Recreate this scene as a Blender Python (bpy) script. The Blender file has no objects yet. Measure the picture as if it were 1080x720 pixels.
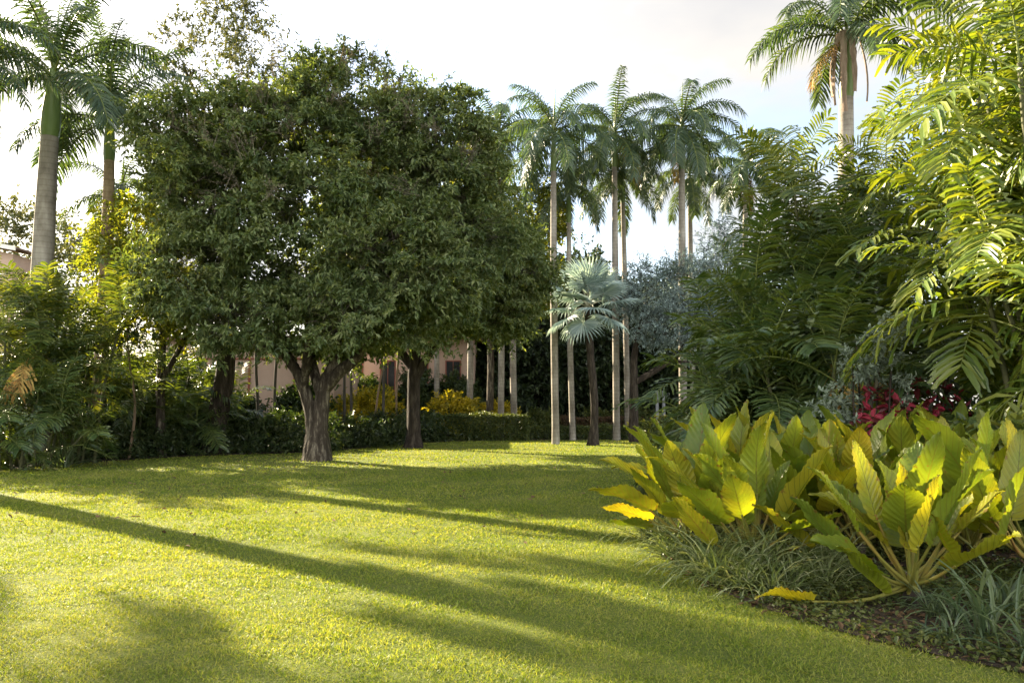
import bpy, math, random
import numpy as np
from mathutils import Vector, Matrix

# ------------------------------------------------------------------ camera, world, sun, exposure
SC = bpy.context.scene
COL = SC.collection
F_PX, HOR = 850.0, 428.0
CAM_Z = 1.6
PITCH = math.atan((HOR - 360.0) / F_PX)
cam_d = bpy.data.cameras.new('camera')
cam = bpy.data.objects.new('camera', cam_d)
COL.objects.link(cam)
cam.location = (0, 0, CAM_Z)
cam.rotation_euler = (math.pi / 2 + PITCH, 0, 0)
cam_d.sensor_width = 36.0
cam_d.lens = 36.0 * F_PX / 1080.0
cam_d.clip_start, cam_d.clip_end = 0.1, 2000
SC.camera = cam

SUN_AZ, SUN_EL = math.radians(41.5), math.radians(25.0)     # azimuth measured from -X towards +Y
sun_dir = Vector((-math.cos(SUN_AZ) * math.cos(SUN_EL), math.sin(SUN_AZ) * math.cos(SUN_EL), math.sin(SUN_EL)))
sun_d = bpy.data.lights.new('sun', 'SUN')
sun_d.energy, sun_d.angle, sun_d.color = 5.0, math.radians(0.5), (1.0, 0.85, 0.60)
sun = bpy.data.objects.new('sun', sun_d)
COL.objects.link(sun)
sun.rotation_euler = (-sun_dir).to_track_quat('-Z', 'Y').to_euler()
sun.location = (-30, 30, 30)

world = bpy.data.worlds.new('World')
SC.world = world
world.use_nodes = True
wt = world.node_tree
wt.nodes.clear()


def nn(t, kind, **kw):
    n = t.nodes.new(kind)
    for k, v in kw.items():
        setattr(n, k, v)
    return n


w_out = nn(wt, 'ShaderNodeOutputWorld')
w_bg = nn(wt, 'ShaderNodeBackground')
w_bg.inputs['Strength'].default_value = 0.06
sky = nn(wt, 'ShaderNodeTexSky', sky_type='NISHITA', sun_disc=False)
sky.sun_elevation = SUN_EL
sky.sun_rotation = math.atan2(sun_dir.x, sun_dir.y)
sky.air_density, sky.dust_density = 1.0, 1.5
w_tc = nn(wt, 'ShaderNodeTexCoord')
w_map = nn(wt, 'ShaderNodeMapping')
w_map.inputs['Scale'].default_value = (1.5, 1.5, 3.6)
w_map.inputs['Location'].default_value = (0.35, 0.1, 0.22)
w_no = nn(wt, 'ShaderNodeTexNoise')
w_no.inputs['Scale'].default_value = 1.9
w_no.inputs['Detail'].default_value = 6
w_no.inputs['Roughness'].default_value = 0.5
w_rp = nn(wt, 'ShaderNodeValToRGB')
w_rp.color_ramp.elements[0].position, w_rp.color_ramp.elements[0].color = 0.42, (0.12, 0.12, 0.12, 1)
w_rp.color_ramp.elements[1].position, w_rp.color_ramp.elements[1].color = 0.60, (0.97, 0.97, 0.97, 1)
w_no2 = nn(wt, 'ShaderNodeTexNoise')
w_no2.inputs['Scale'].default_value = 2.6
w_no2.inputs['Detail'].default_value = 5
w_c = nn(wt, 'ShaderNodeMixRGB')
w_c.inputs['Color1'].default_value = (5.5, 5.4, 5.35, 1)      # shaded cloud
w_c.inputs['Color2'].default_value = (6.7, 6.35, 5.85, 1)        # bright cloud
w_dot = nn(wt, 'ShaderNodeVectorMath', operation='DOT_PRODUCT')
w_dot.inputs[1].default_value = sun_dir
w_mr = nn(wt, 'ShaderNodeMapRange')
w_mr.inputs['From Min'].default_value, w_mr.inputs['From Max'].default_value = 0.55, 1.0
w_mr.inputs['To Min'].default_value, w_mr.inputs['To Max'].default_value = 1.0, 1.5
w_mul = nn(wt, 'ShaderNodeVectorMath', operation='SCALE')
w_mix = nn(wt, 'ShaderNodeMixRGB')
L = wt.links.new
L(w_tc.outputs['Generated'], w_map.inputs['Vector'])
L(w_map.outputs[0], w_no.inputs['Vector'])
L(w_map.outputs[0], w_no2.inputs['Vector'])
L(w_no.outputs['Fac'], w_rp.inputs['Fac'])
w_m2 = nn(wt, 'ShaderNodeMapRange')
w_m2.inputs['From Min'].default_value, w_m2.inputs['From Max'].default_value = 0.36, 0.62
L(w_no2.outputs['Fac'], w_m2.inputs['Value'])
L(w_m2.outputs[0], w_c.inputs['Fac'])
L(w_tc.outputs['Generated'], w_dot.inputs[0])
L(w_dot.outputs['Value'], w_mr.inputs['Value'])
L(w_c.outputs[0], w_mul.inputs[0])
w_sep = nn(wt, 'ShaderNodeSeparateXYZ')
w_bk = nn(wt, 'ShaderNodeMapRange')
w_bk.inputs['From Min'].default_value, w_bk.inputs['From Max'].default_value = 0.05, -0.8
w_bk.inputs['To Min'].default_value, w_bk.inputs['To Max'].default_value = 0.42, 2.9  # clouds behind the camera brightened, added as fill light on the tree fronts
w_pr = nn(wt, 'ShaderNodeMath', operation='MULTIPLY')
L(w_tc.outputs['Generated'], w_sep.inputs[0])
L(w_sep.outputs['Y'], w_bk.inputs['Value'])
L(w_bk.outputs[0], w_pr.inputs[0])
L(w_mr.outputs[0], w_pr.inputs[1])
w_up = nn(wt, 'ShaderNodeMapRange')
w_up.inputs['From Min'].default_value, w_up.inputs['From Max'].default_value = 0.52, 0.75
w_up.inputs['To Min'].default_value, w_up.inputs['To Max'].default_value = 1.0, 0.4  # clouds overhead dimmed to deepen the shade on the lawn
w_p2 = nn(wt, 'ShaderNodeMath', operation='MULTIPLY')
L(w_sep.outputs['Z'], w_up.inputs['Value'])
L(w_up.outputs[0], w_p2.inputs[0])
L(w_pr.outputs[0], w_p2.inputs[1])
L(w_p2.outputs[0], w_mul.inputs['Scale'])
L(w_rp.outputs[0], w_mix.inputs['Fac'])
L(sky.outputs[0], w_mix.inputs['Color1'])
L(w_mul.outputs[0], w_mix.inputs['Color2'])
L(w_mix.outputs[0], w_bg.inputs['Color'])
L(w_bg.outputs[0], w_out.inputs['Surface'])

SC.view_settings.view_transform = 'Standard'
SC.view_settings.look = 'None'
SC.view_settings.gamma = 1.0
SC.view_settings.use_curve_mapping = False
SC.view_settings.exposure = 2.65
SC.render.engine = 'CYCLES'
SC.cycles.max_bounces = 6
SC.cycles.diffuse_bounces = 3
SC.cycles.glossy_bounces = 2
SC.cycles.transmission_bounces = 4
SC.cycles.use_denoising = True
SC.cycles.caustics_reflective = False
SC.cycles.caustics_refractive = False

RNG = np.random.default_rng(7)
random.seed(7)


# ------------------------------------------------------------------ pixel <-> place helpers (for measuring)
def at(px, py, Y):
    x, y = (px - 540) / F_PX, (360 - py) / F_PX
    c, s = math.cos(PITCH), math.sin(PITCH)
    d = (x, c - y * s, y * c + s)
    k = Y / d[1]
    return Vector((d[0] * k, Y, CAM_Z + d[2] * k))


def gx(px, Y):
    return at(px, HOR, Y).x


# ------------------------------------------------------------------ mesh helpers
def nrm(a):
    return a / np.maximum(np.linalg.norm(a, axis=-1, keepdims=True), 1e-9)


class MB:
    """collects vertices / faces (n-sided arrays) / uv / material indices of ONE mesh"""

    def __init__(self):
        self.V, self.F, self.n, self.M, self.S, self.UV = [], [], 0, [], [], []

    def add(self, V, F, mi=0, smooth=False, uv=None):
        V = np.asarray(V, dtype=np.float32).reshape(-1, 3)
        F = np.asarray(F, dtype=np.int32)
        self.V.append(V)
        self.F.append(F + self.n)
        self.M.append(mi)
        self.S.append(smooth)
        self.UV.append(np.zeros((len(V), 2), np.float32) if uv is None else np.asarray(uv, np.float32))
        self.n += len(V)

    def mesh(self, name, mats):
        me = bpy.data.meshes.new(name)
        V = np.concatenate(self.V)
        me.vertices.add(len(V))
        me.vertices.foreach_set('co', V.ravel())
        tot = np.concatenate([np.full(len(f), f.shape[1], np.int32) for f in self.F])
        idx = np.concatenate([f.ravel() for f in self.F])
        st = np.concatenate([[0], np.cumsum(tot)[:-1]]).astype(np.int32)
        me.loops.add(len(idx))
        me.loops.foreach_set('vertex_index', idx)
        me.polygons.add(len(tot))
        me.polygons.foreach_set('loop_start', st)
        me.polygons.foreach_set('loop_total', tot)
        me.polygons.foreach_set('material_index', np.concatenate([np.full(len(f), m, np.int32) for f, m in zip(self.F, self.M)]))
        me.polygons.foreach_set('use_smooth', np.concatenate([np.full(len(f), s, bool) for f, s in zip(self.F, self.S)]))
        UV = np.concatenate(self.UV)
        if UV.any():
            ul = me.uv_layers.new(name='UVMap')
            ul.data.foreach_set('uv', UV[idx].ravel())
        for m in (mats if isinstance(mats, (list, tuple)) else [mats]):
            me.materials.append(m)
        me.update(calc_edges=True)
        return me

    def build(self, name, mats, parent=None, loc=None):
        return link(name, self.mesh(name, mats), parent, loc)


def link(name, data, parent=None, loc=None):
    o = bpy.data.objects.new(name, data)
    COL.objects.link(o)
    if parent is not None:
        o.parent = parent
    if loc is not None:
        o.location = loc
    return o


def tag(o, label, cat, group=None, kind=None):
    if label:
        o['label'] = label
    if cat:
        o['category'] = cat
    if group:
        o['group'] = group
    if kind:
        o['kind'] = kind
    return o


def thing(name, label, cat, loc=(0, 0, 0), group=None):
    o = bpy.data.objects.new(name, None)
    COL.objects.link(o)
    o.location = loc
    o.empty_display_size = 0.2
    return tag(o, label, cat, group)


def tube(mb, path, rad, seg=8, mi=0, cap=True, rough=0.0, rng=RNG):
    P = np.asarray(path, dtype=float)
    n = len(P)
    R = np.broadcast_to(np.asarray(rad, dtype=float), (n,))
    T = nrm(np.gradient(P, axis=0))
    ref = np.array([1.0, 0, 0]) if abs(T[0][0]) < 0.8 else np.array([0, 1.0, 0])
    A = nrm(ref - (T @ ref)[:, None] * T)
    B = np.cross(T, A)
    th = np.linspace(0, 2 * math.pi, seg, endpoint=False)
    rr = R[:, None] * (1 + rough * rng.normal(size=(n, seg)))
    V = P[:, None, :] + rr[..., None] * (np.cos(th)[None, :, None] * A[:, None, :] + np.sin(th)[None, :, None] * B[:, None, :])
    i = np.arange(n - 1)[:, None] * seg
    j = np.arange(seg)[None, :]
    k = (j + 1) % seg
    Fq = np.stack([i + j, i + k, i + seg + k, i + seg + j], -1).reshape(-1, 4)
    uv = np.stack([np.broadcast_to(th / 6.2832, (n, seg)), np.broadcast_to((np.cumsum(np.r_[0, np.linalg.norm(np.diff(P, axis=0), axis=1)]))[:, None], (n, seg))], -1).reshape(-1, 2)
    mb.add(V.reshape(-1, 3), Fq, mi, True, uv)
    if cap:
        Vc = np.vstack([V[-1], P[-1:] + T[-1:] * R[-1] * 0.5])
        Ft = np.stack([np.arange(seg), (np.arange(seg) + 1) % seg, np.full(seg, seg)], -1)
        mb.add(Vc, Ft, mi, True)


def box(mb, x0, x1, y0, y1, z0, z1, mi=0):
    V = [(x, y, z) for z in (z0, z1) for y in (y0, y1) for x in (x0, x1)]
    Fq = [(0, 2, 3, 1), (4, 5, 7, 6), (0, 1, 5, 4), (2, 6, 7, 3), (0, 4, 6, 2), (1, 3, 7, 5)]
    mb.add(V, Fq, mi)


def curve_pts(pts, n=12):
    """Catmull-Rom through pts"""
    P = np.asarray(pts, float)
    P = np.vstack([2 * P[0] - P[1], P, 2 * P[-1] - P[-2]])
    out = []
    m = len(P) - 3
    for s in np.linspace(0, m - 1e-6, n):
        i = int(s)
        t = s - i
        a, b, c, d = P[i:i + 4]
        out.append(0.5 * (2 * b + (c - a) * t + (2 * a - 5 * b + 4 * c - d) * t * t + (3 * b - a - 3 * c + d) * t ** 3))
    return np.array(out)


def leaf_quads(mb, P, D, N, Ln, W, mi=0, fold=0.18, curl=0.12):
    """one folded, pointed leaf per row"""
    D = nrm(D)
    N = nrm(N - (N * D).sum(-1, keepdims=True) * D)
    S = np.cross(D, N)
    Ln, W = np.asarray(Ln)[:, None], np.asarray(W)[:, None]
    mid = P + D * Ln * 0.45
    v = np.stack([P, mid + S * W / 2 + N * W * fold, P + D * Ln - N * Ln * curl, mid - S * W / 2 + N * W * fold], 1)
    mb.add(v.reshape(-1, 3), np.arange(len(P) * 4).reshape(-1, 4), mi)


def leaf_six(mb, P, D, N, Ln, W, mi=0, fold=0.15, curl=0.2):
    """rounder leaf with a midrib: two quads per side pair (6 + 2 verts)"""
    D = nrm(D)
    N = nrm(N - (N * D).sum(-1, keepdims=True) * D)
    S = np.cross(D, N)
    Ln, W = np.asarray(Ln)[:, None], np.asarray(W)[:, None]
    a = P + D * Ln * 0.30
    b = P + D * Ln * 0.68 - N * Ln * curl * 0.4
    tip = P + D * Ln - N * Ln * curl
    v = np.stack([P, a + S * W / 2 + N * W * fold, b + S * W * .42 + N * W * fold, tip, b - S * W * .42 + N * W * fold, a - S * W / 2 + N * W * fold], 1)
    k = np.arange(len(P))[:, None] * 6
    mb.add(v.reshape(-1, 3), np.concatenate([k + np.array([[0, 1, 2, 3]]), k + np.array([[0, 3, 4, 5]])]), mi)


def sph(rng, n):
    return nrm(rng.normal(size=(n, 3)))


def crown(mb, rng, lobes, n_clump, twigs, per, leafL, leafW, clumpR, droop=0.25, shell=(0.72, 1.0), zmin=-9, six=False, mi=0, twig_mi=None, inside=0.78, up=0.15, flat=1.0):
    """leaf clumps over the union of ellipsoids; every twig carries its leaves"""
    lob = np.array(lobes, float)
    w = (lob[:, 3] * lob[:, 4] + lob[:, 4] * lob[:, 5] + lob[:, 3] * lob[:, 5])
    w /= w.sum()
    C, O = [], []
    tries = 0
    while len(C) < n_clump and tries < n_clump * 30:
        tries += 1
        l = lob[rng.choice(len(lob), p=w)]
        d = sph(rng, 1)[0]
        r = rng.uniform(*shell)
        p = l[:3] + d * r * l[3:6]
        if p[2] < zmin:
            continue
        q = np.linalg.norm((p - lob[:, :3]) / lob[:, 3:6], axis=1)
        if (q < inside).sum() > (1 if r < inside else 0):
            if rng.random() < 0.8:
                continue
        C.append(p)
        O.append(nrm((d / l[3:6])[None])[0])
    C, O = np.array(C), np.array(O)
    n = len(C)
    sc = rng.uniform(0.65, 1.35, size=(n, 1))
    Ct = np.repeat(C, twigs, 0)
    Ot = np.repeat(O, twigs, 0)
    st = np.repeat(sc, twigs, 0)
    m = len(Ct)
    td = nrm(Ot * 0.75 + rng.normal(size=(m, 3)) * np.array([0.62, 0.62, 0.62 * flat]) + np.array([0, 0, up]))
    tl = clumpR * rng.uniform(0.6, 1.25, size=(m, 1)) * st
    tb = Ct + rng.normal(size=(m, 3)) * np.array([1, 1, flat]) * clumpR * 0.3 * st
    if twig_mi is not None:
        S = nrm(np.cross(td, rng.normal(size=(m, 3)))) * 0.008
        e = tb + td * tl - np.array([0, 0, 1.0]) * droop * tl * 0.5
        b = tb - td * tl * 0.6
        v = np.stack([b - S, b + S, e], 1)
        mb.add(v.reshape(-1, 3), np.arange(m * 3).reshape(-1, 3), twig_mi)
    t = rng.uniform(0.1, 1.0, size=(m, per, 1))
    P = tb[:, None] + td[:, None] * tl[:, None] * t + np.array([0, 0, -1.0]) * droop * tl[:, None] * t * t * 0.5
    D = nrm(td[:, None] * 0.55 + rng.normal(size=(m, per, 3)) * 0.6 + np.array([0, 0, -droop]))
    N = nrm(np.array([0, 0, 0.9]) + rng.normal(size=(m, per, 3)) * 0.45 + Ot[:, None] * 0.45)
    P, D, N = P.reshape(-1, 3), D.reshape(-1, 3), N.reshape(-1, 3)
    k = len(P)
    s = rng.uniform(0.65, 1.25, size=k)
    (leaf_six if six else leaf_quads)(mb, P, D, N, leafL * s, leafW * s, mi)
    return C


# ------------------------------------------------------------------ materials
def new_mat(name):
    m = bpy.data.materials.new(name)
    m.use_nodes = True
    t = m.node_tree
    t.nodes.clear()
    return m, t, nn(t, 'ShaderNodeOutputMaterial')


def ramp(t, fac, cols):
    r = nn(t, 'ShaderNodeValToRGB')
    el = r.color_ramp.elements
    while len(el) < len(cols):
        el.new(0.5)
    for e, (p, c) in zip(el, cols):
        e.position, e.color = p, (*c, 1)
    t.links.new(fac, r.inputs['Fac'])
    return r


def leaf_mat(name, cols, trans=0.4, tcol=(1.5, 1.25, 0.35), rough=0.5, spec=0.35, patch=0.6, patch_scale=0.9):
    """random colour per leaf, slow variation over the plant; part of the light passes through"""
    m, t, out = new_mat(name)
    lk = t.links.new
    g = nn(t, 'ShaderNodeNewGeometry')
    no = nn(t, 'ShaderNodeTexNoise')
    no.inputs['Scale'].default_value = patch_scale
    no.inputs['Detail'].default_value = 2
    lk(g.outputs['Position'], no.inputs['Vector'])
    ma = nn(t, 'ShaderNodeMath', operation='MULTIPLY_ADD')
    lk(no.outputs['Fac'], ma.inputs[0])
    ma.inputs[1].default_value = patch * 2
    ma.inputs[2].default_value = -patch
    mb_ = nn(t, 'ShaderNodeMath', operation='ADD', use_clamp=True)
    lk(g.outputs['Random Per Island'], mb_.inputs[0])
    lk(ma.outputs[0], mb_.inputs[1])
    k = len(cols)
    r = ramp(t, mb_.outputs[0], [(i / max(1, k - 1), c) for i, c in enumerate(cols)])
    p = nn(t, 'ShaderNodeBsdfPrincipled')
    p.inputs['Roughness'].default_value = rough
    p.inputs['Specular IOR Level'].default_value = spec
    lk(r.outputs[0], p.inputs['Base Color'])
    tr = nn(t, 'ShaderNodeBsdfTranslucent')
    mc = nn(t, 'ShaderNodeMixRGB', blend_type='MULTIPLY')
    mc.inputs['Fac'].default_value = 1
    lk(r.outputs[0], mc.inputs['Color1'])
    mc.inputs['Color2'].default_value = (*tcol, 1)
    lk(mc.outputs[0], tr.inputs['Color'])
    mx = nn(t, 'ShaderNodeMixShader')
    mx.inputs['Fac'].default_value = trans
    lk(p.outputs[0], mx.inputs[1])
    lk(tr.outputs[0], mx.inputs[2])
    lk(mx.outputs[0], out.inputs['Surface'])
    return m


def rough_mat(name, cols, scale=3.0, stretch=(1, 1, 1), rough=0.85, bump=0.4, dist=0.03, detail=6, rings=None):
    m, t, out = new_mat(name)
    lk = t.links.new
    tc = nn(t, 'ShaderNodeTexCoord')
    mp = nn(t, 'ShaderNodeMapping')
    mp.inputs['Scale'].default_value = stretch
    no = nn(t, 'ShaderNodeTexNoise')
    no.inputs['Scale'].default_value = scale
    no.inputs['Detail'].default_value = detail
    no.inputs['Roughness'].default_value = 0.65
    lk(tc.outputs['Object'], mp.inputs['Vector'])
    lk(mp.outputs[0], no.inputs['Vector'])
    k = len(cols)
    r = ramp(t, no.outputs['Fac'], [(0.3 + 0.4 * i / max(1, k - 1), c) for i, c in enumerate(cols)])
    p = nn(t, 'ShaderNodeBsdfPrincipled')
    p.inputs['Roughness'].default_value = rough
    p.inputs['Specular IOR Level'].default_value = 0.2
    col = r.outputs[0]
    h = no.outputs['Fac']
    if rings:
        wv = nn(t, 'ShaderNodeTexWave', wave_type='BANDS', bands_direction='Z')
        wv.inputs['Scale'].default_value = rings
        wv.inputs['Distortion'].default_value = 1.2
        wv.inputs['Detail'].default_value = 2
        wv.inputs['Detail Scale'].default_value = 1.5
        lk(tc.outputs['Object'], wv.inputs['Vector'])
        rr = ramp(t, wv.outputs['Fac'], [(0.0, (0.62, 0.58, 0.55)), (0.22, (1, 1, 1))])
        mm = nn(t, 'ShaderNodeMixRGB', blend_type='MULTIPLY')
        mm.inputs['Fac'].default_value = 0.45
        lk(col, mm.inputs['Color1'])
        lk(rr.outputs[0], mm.inputs['Color2'])
        col = mm.outputs[0]
    lk(col, p.inputs['Base Color'])
    b = nn(t, 'ShaderNodeBump')
    b.inputs['Strength'].default_value = bump
    b.inputs['Distance'].default_value = dist
    lk(h, b.inputs['Height'])
    lk(b.outputs[0], p.inputs['Normal'])
    lk(p.outputs[0], out.inputs['Surface'])
    return m


M = {}
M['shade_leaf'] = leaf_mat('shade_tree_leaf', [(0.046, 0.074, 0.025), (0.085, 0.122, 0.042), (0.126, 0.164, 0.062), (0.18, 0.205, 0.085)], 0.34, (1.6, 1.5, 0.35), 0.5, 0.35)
M['seed'] = leaf_mat('grey_seed_sprays', [(0.07, 0.062, 0.045), (0.14, 0.12, 0.09), (0.19, 0.165, 0.12)], 0.25, (1.2, 1.0, 0.7), 0.7, 0.2)
M['dark_leaf'] = leaf_mat('dark_leaf', [(0.024, 0.044, 0.014), (0.048, 0.078, 0.022), (0.085, 0.11, 0.032)], 0.3, (1.5, 1.5, 0.4), 0.4, 0.45)
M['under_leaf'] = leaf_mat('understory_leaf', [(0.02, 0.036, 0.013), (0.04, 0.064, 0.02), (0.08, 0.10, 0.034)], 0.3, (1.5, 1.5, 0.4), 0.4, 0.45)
M['yellow_leaf'] = leaf_mat('yellow_green_leaf', [(0.10, 0.135, 0.02), (0.19, 0.215, 0.03), (0.32, 0.32, 0.045)], 0.5, (1.5, 1.4, 0.4), 0.45, 0.35)
M['croton'] = leaf_mat('croton_leaf', [(0.12, 0.14, 0.015), (0.40, 0.34, 0.025), (0.55, 0.43, 0.03)], 0.45, (1.3, 1.2, 0.4), 0.4, 0.4)
M['hedge_leaf'] = leaf_mat('hedge_leaf', [(0.03, 0.046, 0.013), (0.06, 0.085, 0.02), (0.12, 0.14, 0.03)], 0.3, (1.5, 1.3, 0.35), 0.45, 0.4)
M['bronze_leaf'] = leaf_mat('bronze_leaf', [(0.06, 0.032, 0.02), (0.10, 0.055, 0.03), (0.09, 0.08, 0.03)], 0.3, (1.4, 1.1, 0.5), 0.5, 0.35)
M['silver_leaf'] = leaf_mat('silver_leaf', [(0.10, 0.145, 0.145), (0.18, 0.24, 0.235), (0.28, 0.35, 0.335)], 0.25, (1.1, 1.15, 0.9), 0.5, 0.35)
M['silver_shrub'] = leaf_mat('grey_green_leaf', [(0.10, 0.13, 0.095), (0.18, 0.22, 0.16), (0.28, 0.33, 0.25)], 0.25, (1.1, 1.15, 0.8), 0.5, 0.35)
M['red_leaf'] = leaf_mat('red_leaf', [(0.03, 0.045, 0.015), (0.15, 0.018, 0.03), (0.30, 0.03, 0.055), (0.46, 0.09, 0.13)], 0.4, (1.4, 0.7, 0.6), 0.45, 0.35)
M['far_leaf'] = leaf_mat('far_leaf', [(0.05, 0.068, 0.03), (0.09, 0.11, 0.05), (0.14, 0.15, 0.07)], 0.35, (1.4, 1.2, 0.5), 0.6, 0.3)
M['wood_leaf'] = leaf_mat('wood_leaf', [(0.012, 0.022, 0.010), (0.026, 0.044, 0.016), (0.045, 0.066, 0.022)], 0.25, (1.4, 1.4, 0.4), 0.5, 0.35)
M['royal'] = leaf_mat('royal_frond', [(0.034, 0.06, 0.024), (0.06, 0.09, 0.034), (0.105, 0.13, 0.05)], 0.32, (1.5, 1.5, 0.45), 0.4, 0.45, 0.3)
M['royal_blue'] = leaf_mat('royal_frond_blue_green', [(0.034, 0.062, 0.036), (0.055, 0.09, 0.048), (0.095, 0.125, 0.06)], 0.32, (1.5, 1.5, 0.45), 0.4, 0.45, 0.3)
M['feather'] = leaf_mat('feather_palm_frond', [(0.04, 0.07, 0.018), (0.075, 0.11, 0.026), (0.13, 0.15, 0.03)], 0.42, (1.8, 1.55, 0.28), 0.34, 0.5, 0.5)
M['feather_dark'] = leaf_mat('feather_palm_dark_frond', [(0.042, 0.076, 0.026), (0.075, 0.118, 0.036), (0.115, 0.152, 0.04)], 0.4, (1.9, 1.6, 0.28), 0.32, 0.5, 0.5)
M['gold_feather'] = leaf_mat('golden_palm_frond', [(0.065, 0.115, 0.02), (0.125, 0.18, 0.028), (0.22, 0.25, 0.04)], 0.42, (1.55, 1.35, 0.3), 0.34, 0.5, 0.5)
M['dead'] = leaf_mat('dead_frond', [(0.20, 0.12, 0.04), (0.33, 0.21, 0.06), (0.40, 0.29, 0.09)], 0.35, (1.3, 1.0, 0.5), 0.7, 0.2, 0.3)
M['bismarck'] = leaf_mat('silver_fan', [(0.20, 0.275, 0.265), (0.29, 0.37, 0.35), (0.39, 0.47, 0.43)], 0.28, (1.15, 1.15, 0.9), 0.5, 0.35, 0.3)
M['strap'] = leaf_mat('variegated_blade', [(0.08, 0.12, 0.035), (0.16, 0.20, 0.07), (0.36, 0.38, 0.22)], 0.35, (1.3, 1.2, 0.5), 0.4, 0.45, 0.3)
M['strap_dark'] = leaf_mat('strap_blade', [(0.05, 0.085, 0.04), (0.09, 0.13, 0.06), (0.15, 0.19, 0.09)], 0.35, (1.3, 1.2, 0.5), 0.4, 0.45, 0.3)
M['cover_leaf'] = leaf_mat('ground_cover_leaf', [(0.035, 0.055, 0.014), (0.07, 0.095, 0.022), (0.12, 0.135, 0.035)], 0.35, (1.4, 1.2, 0.4), 0.45, 0.35)
M['broad_leaf'] = leaf_mat('broad_leaf', [(0.06, 0.10, 0.03), (0.11, 0.15, 0.04), (0.17, 0.19, 0.05)], 0.38, (1.6, 1.3, 0.3), 0.4, 0.4)
M['litter'] = leaf_mat('leaf_litter', [(0.06, 0.035, 0.018), (0.13, 0.08, 0.04), (0.22, 0.15, 0.08)], 0.1, (1, 1, 1), 0.8, 0.2)
M['bark'] = rough_mat('bark', [(0.018, 0.014, 0.010), (0.048, 0.038, 0.027), (0.22, 0.19, 0.14)], 9, (1, 1, 0.22), 0.9, 1.0, 0.08)
M['dark_bark'] = rough_mat('dark_bark', [(0.012, 0.009, 0.007), (0.030, 0.023, 0.017), (0.085, 0.07, 0.052)], 10, (1, 1, 0.22), 0.9, 1.0, 0.06)
M['pale_bark'] = rough_mat('pale_thin_bark', [(0.16, 0.11, 0.07), (0.28, 0.20, 0.13)], 8, (1, 1, 0.3), 0.85, 0.4, 0.01)
M['palm_bark'] = rough_mat('grey_palm_bark', [(0.11, 0.095, 0.075), (0.21, 0.188, 0.155), (0.35, 0.325, 0.28)], 2.2, (1, 1, 0.4), 0.85, 0.4, 0.02, rings=1.9)
M['tan_palm_bark'] = rough_mat('tan_palm_bark', [(0.13, 0.095, 0.06), (0.23, 0.17, 0.11), (0.32, 0.25, 0.17)], 4, (1, 1, 0.5), 0.85, 0.5, 0.02, rings=1.6)
M['shaft'] = rough_mat('green_crownshaft', [(0.07, 0.115, 0.03), (0.115, 0.165, 0.045), (0.15, 0.19, 0.07)], 3, (1, 1, 0.15), 0.4, 0.15, 0.01)
M['rachis'] = rough_mat('frond_midrib', [(0.10, 0.13, 0.03), (0.17, 0.19, 0.05)], 3, (1, 1, 1), 0.45, 0.1, 0.005)
M['silver_stalk'] = rough_mat('silver_stalk', [(0.26, 0.25, 0.17), (0.36, 0.35, 0.26)], 3, (1, 1, 1), 0.6, 0.1, 0.005)
M['stem'] = rough_mat('ringed_green_stem', [(0.05, 0.055, 0.025), (0.11, 0.11, 0.05)], 3, (1, 1, 0.4), 0.7, 0.2, 0.01, rings=2.5)
M['fibre'] = rough_mat('dead_sheath_fibre', [(0.09, 0.06, 0.04), (0.20, 0.145, 0.105), (0.31, 0.24, 0.18)], 6, (1, 1, 0.2), 0.9, 0.6, 0.03)
M['soil'] = rough_mat('soil', [(0.022, 0.016, 0.011), (0.045, 0.033, 0.022), (0.085, 0.062, 0.04)], 7, (1, 1, 1), 0.95, 0.8, 0.05)
M['post'] = rough_mat('weathered_stake', [(0.05, 0.045, 0.04), (0.10, 0.09, 0.075)], 6, (1, 1, 0.3), 0.85, 0.3, 0.01)
M['grey_post'] = rough_mat('grey_painted_post', [(0.16, 0.17, 0.18), (0.22, 0.23, 0.24)], 4, (1, 1, 0.3), 0.6, 0.1, 0.01)
M['pink_wall'] = rough_mat('pink_render', [(0.36, 0.26, 0.205), (0.42, 0.305, 0.24), (0.46, 0.345, 0.28)], 0.8, (1, 1, 0.6), 0.9, 0.1, 0.01)
M['plinth'] = rough_mat('grey_plinth', [(0.26, 0.22, 0.19), (0.36, 0.31, 0.27)], 1.5, (1, 1, 0.6), 0.9, 0.1, 0.01)
M['seam'] = rough_mat('rust_red_seam', [(0.20, 0.07, 0.05), (0.26, 0.10, 0.07)], 3, (1, 1, 1), 0.8, 0.1, 0.01)
M['white_trim'] = rough_mat('white_trim', [(0.62, 0.58, 0.52), (0.74, 0.70, 0.64)], 2, (1, 1, 1), 0.7, 0.1, 0.01)
M['roof_tile'] = rough_mat('roof_tile', [(0.10, 0.065, 0.05), (0.18, 0.12, 0.09)], 4, (1, 1, 1), 0.85, 0.3, 0.03)
M['dark_glass'] = rough_mat('window_dark', [(0.02, 0.022, 0.024), (0.035, 0.038, 0.04)], 2, (1, 1, 1), 0.15, 0.0, 0.01)


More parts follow.
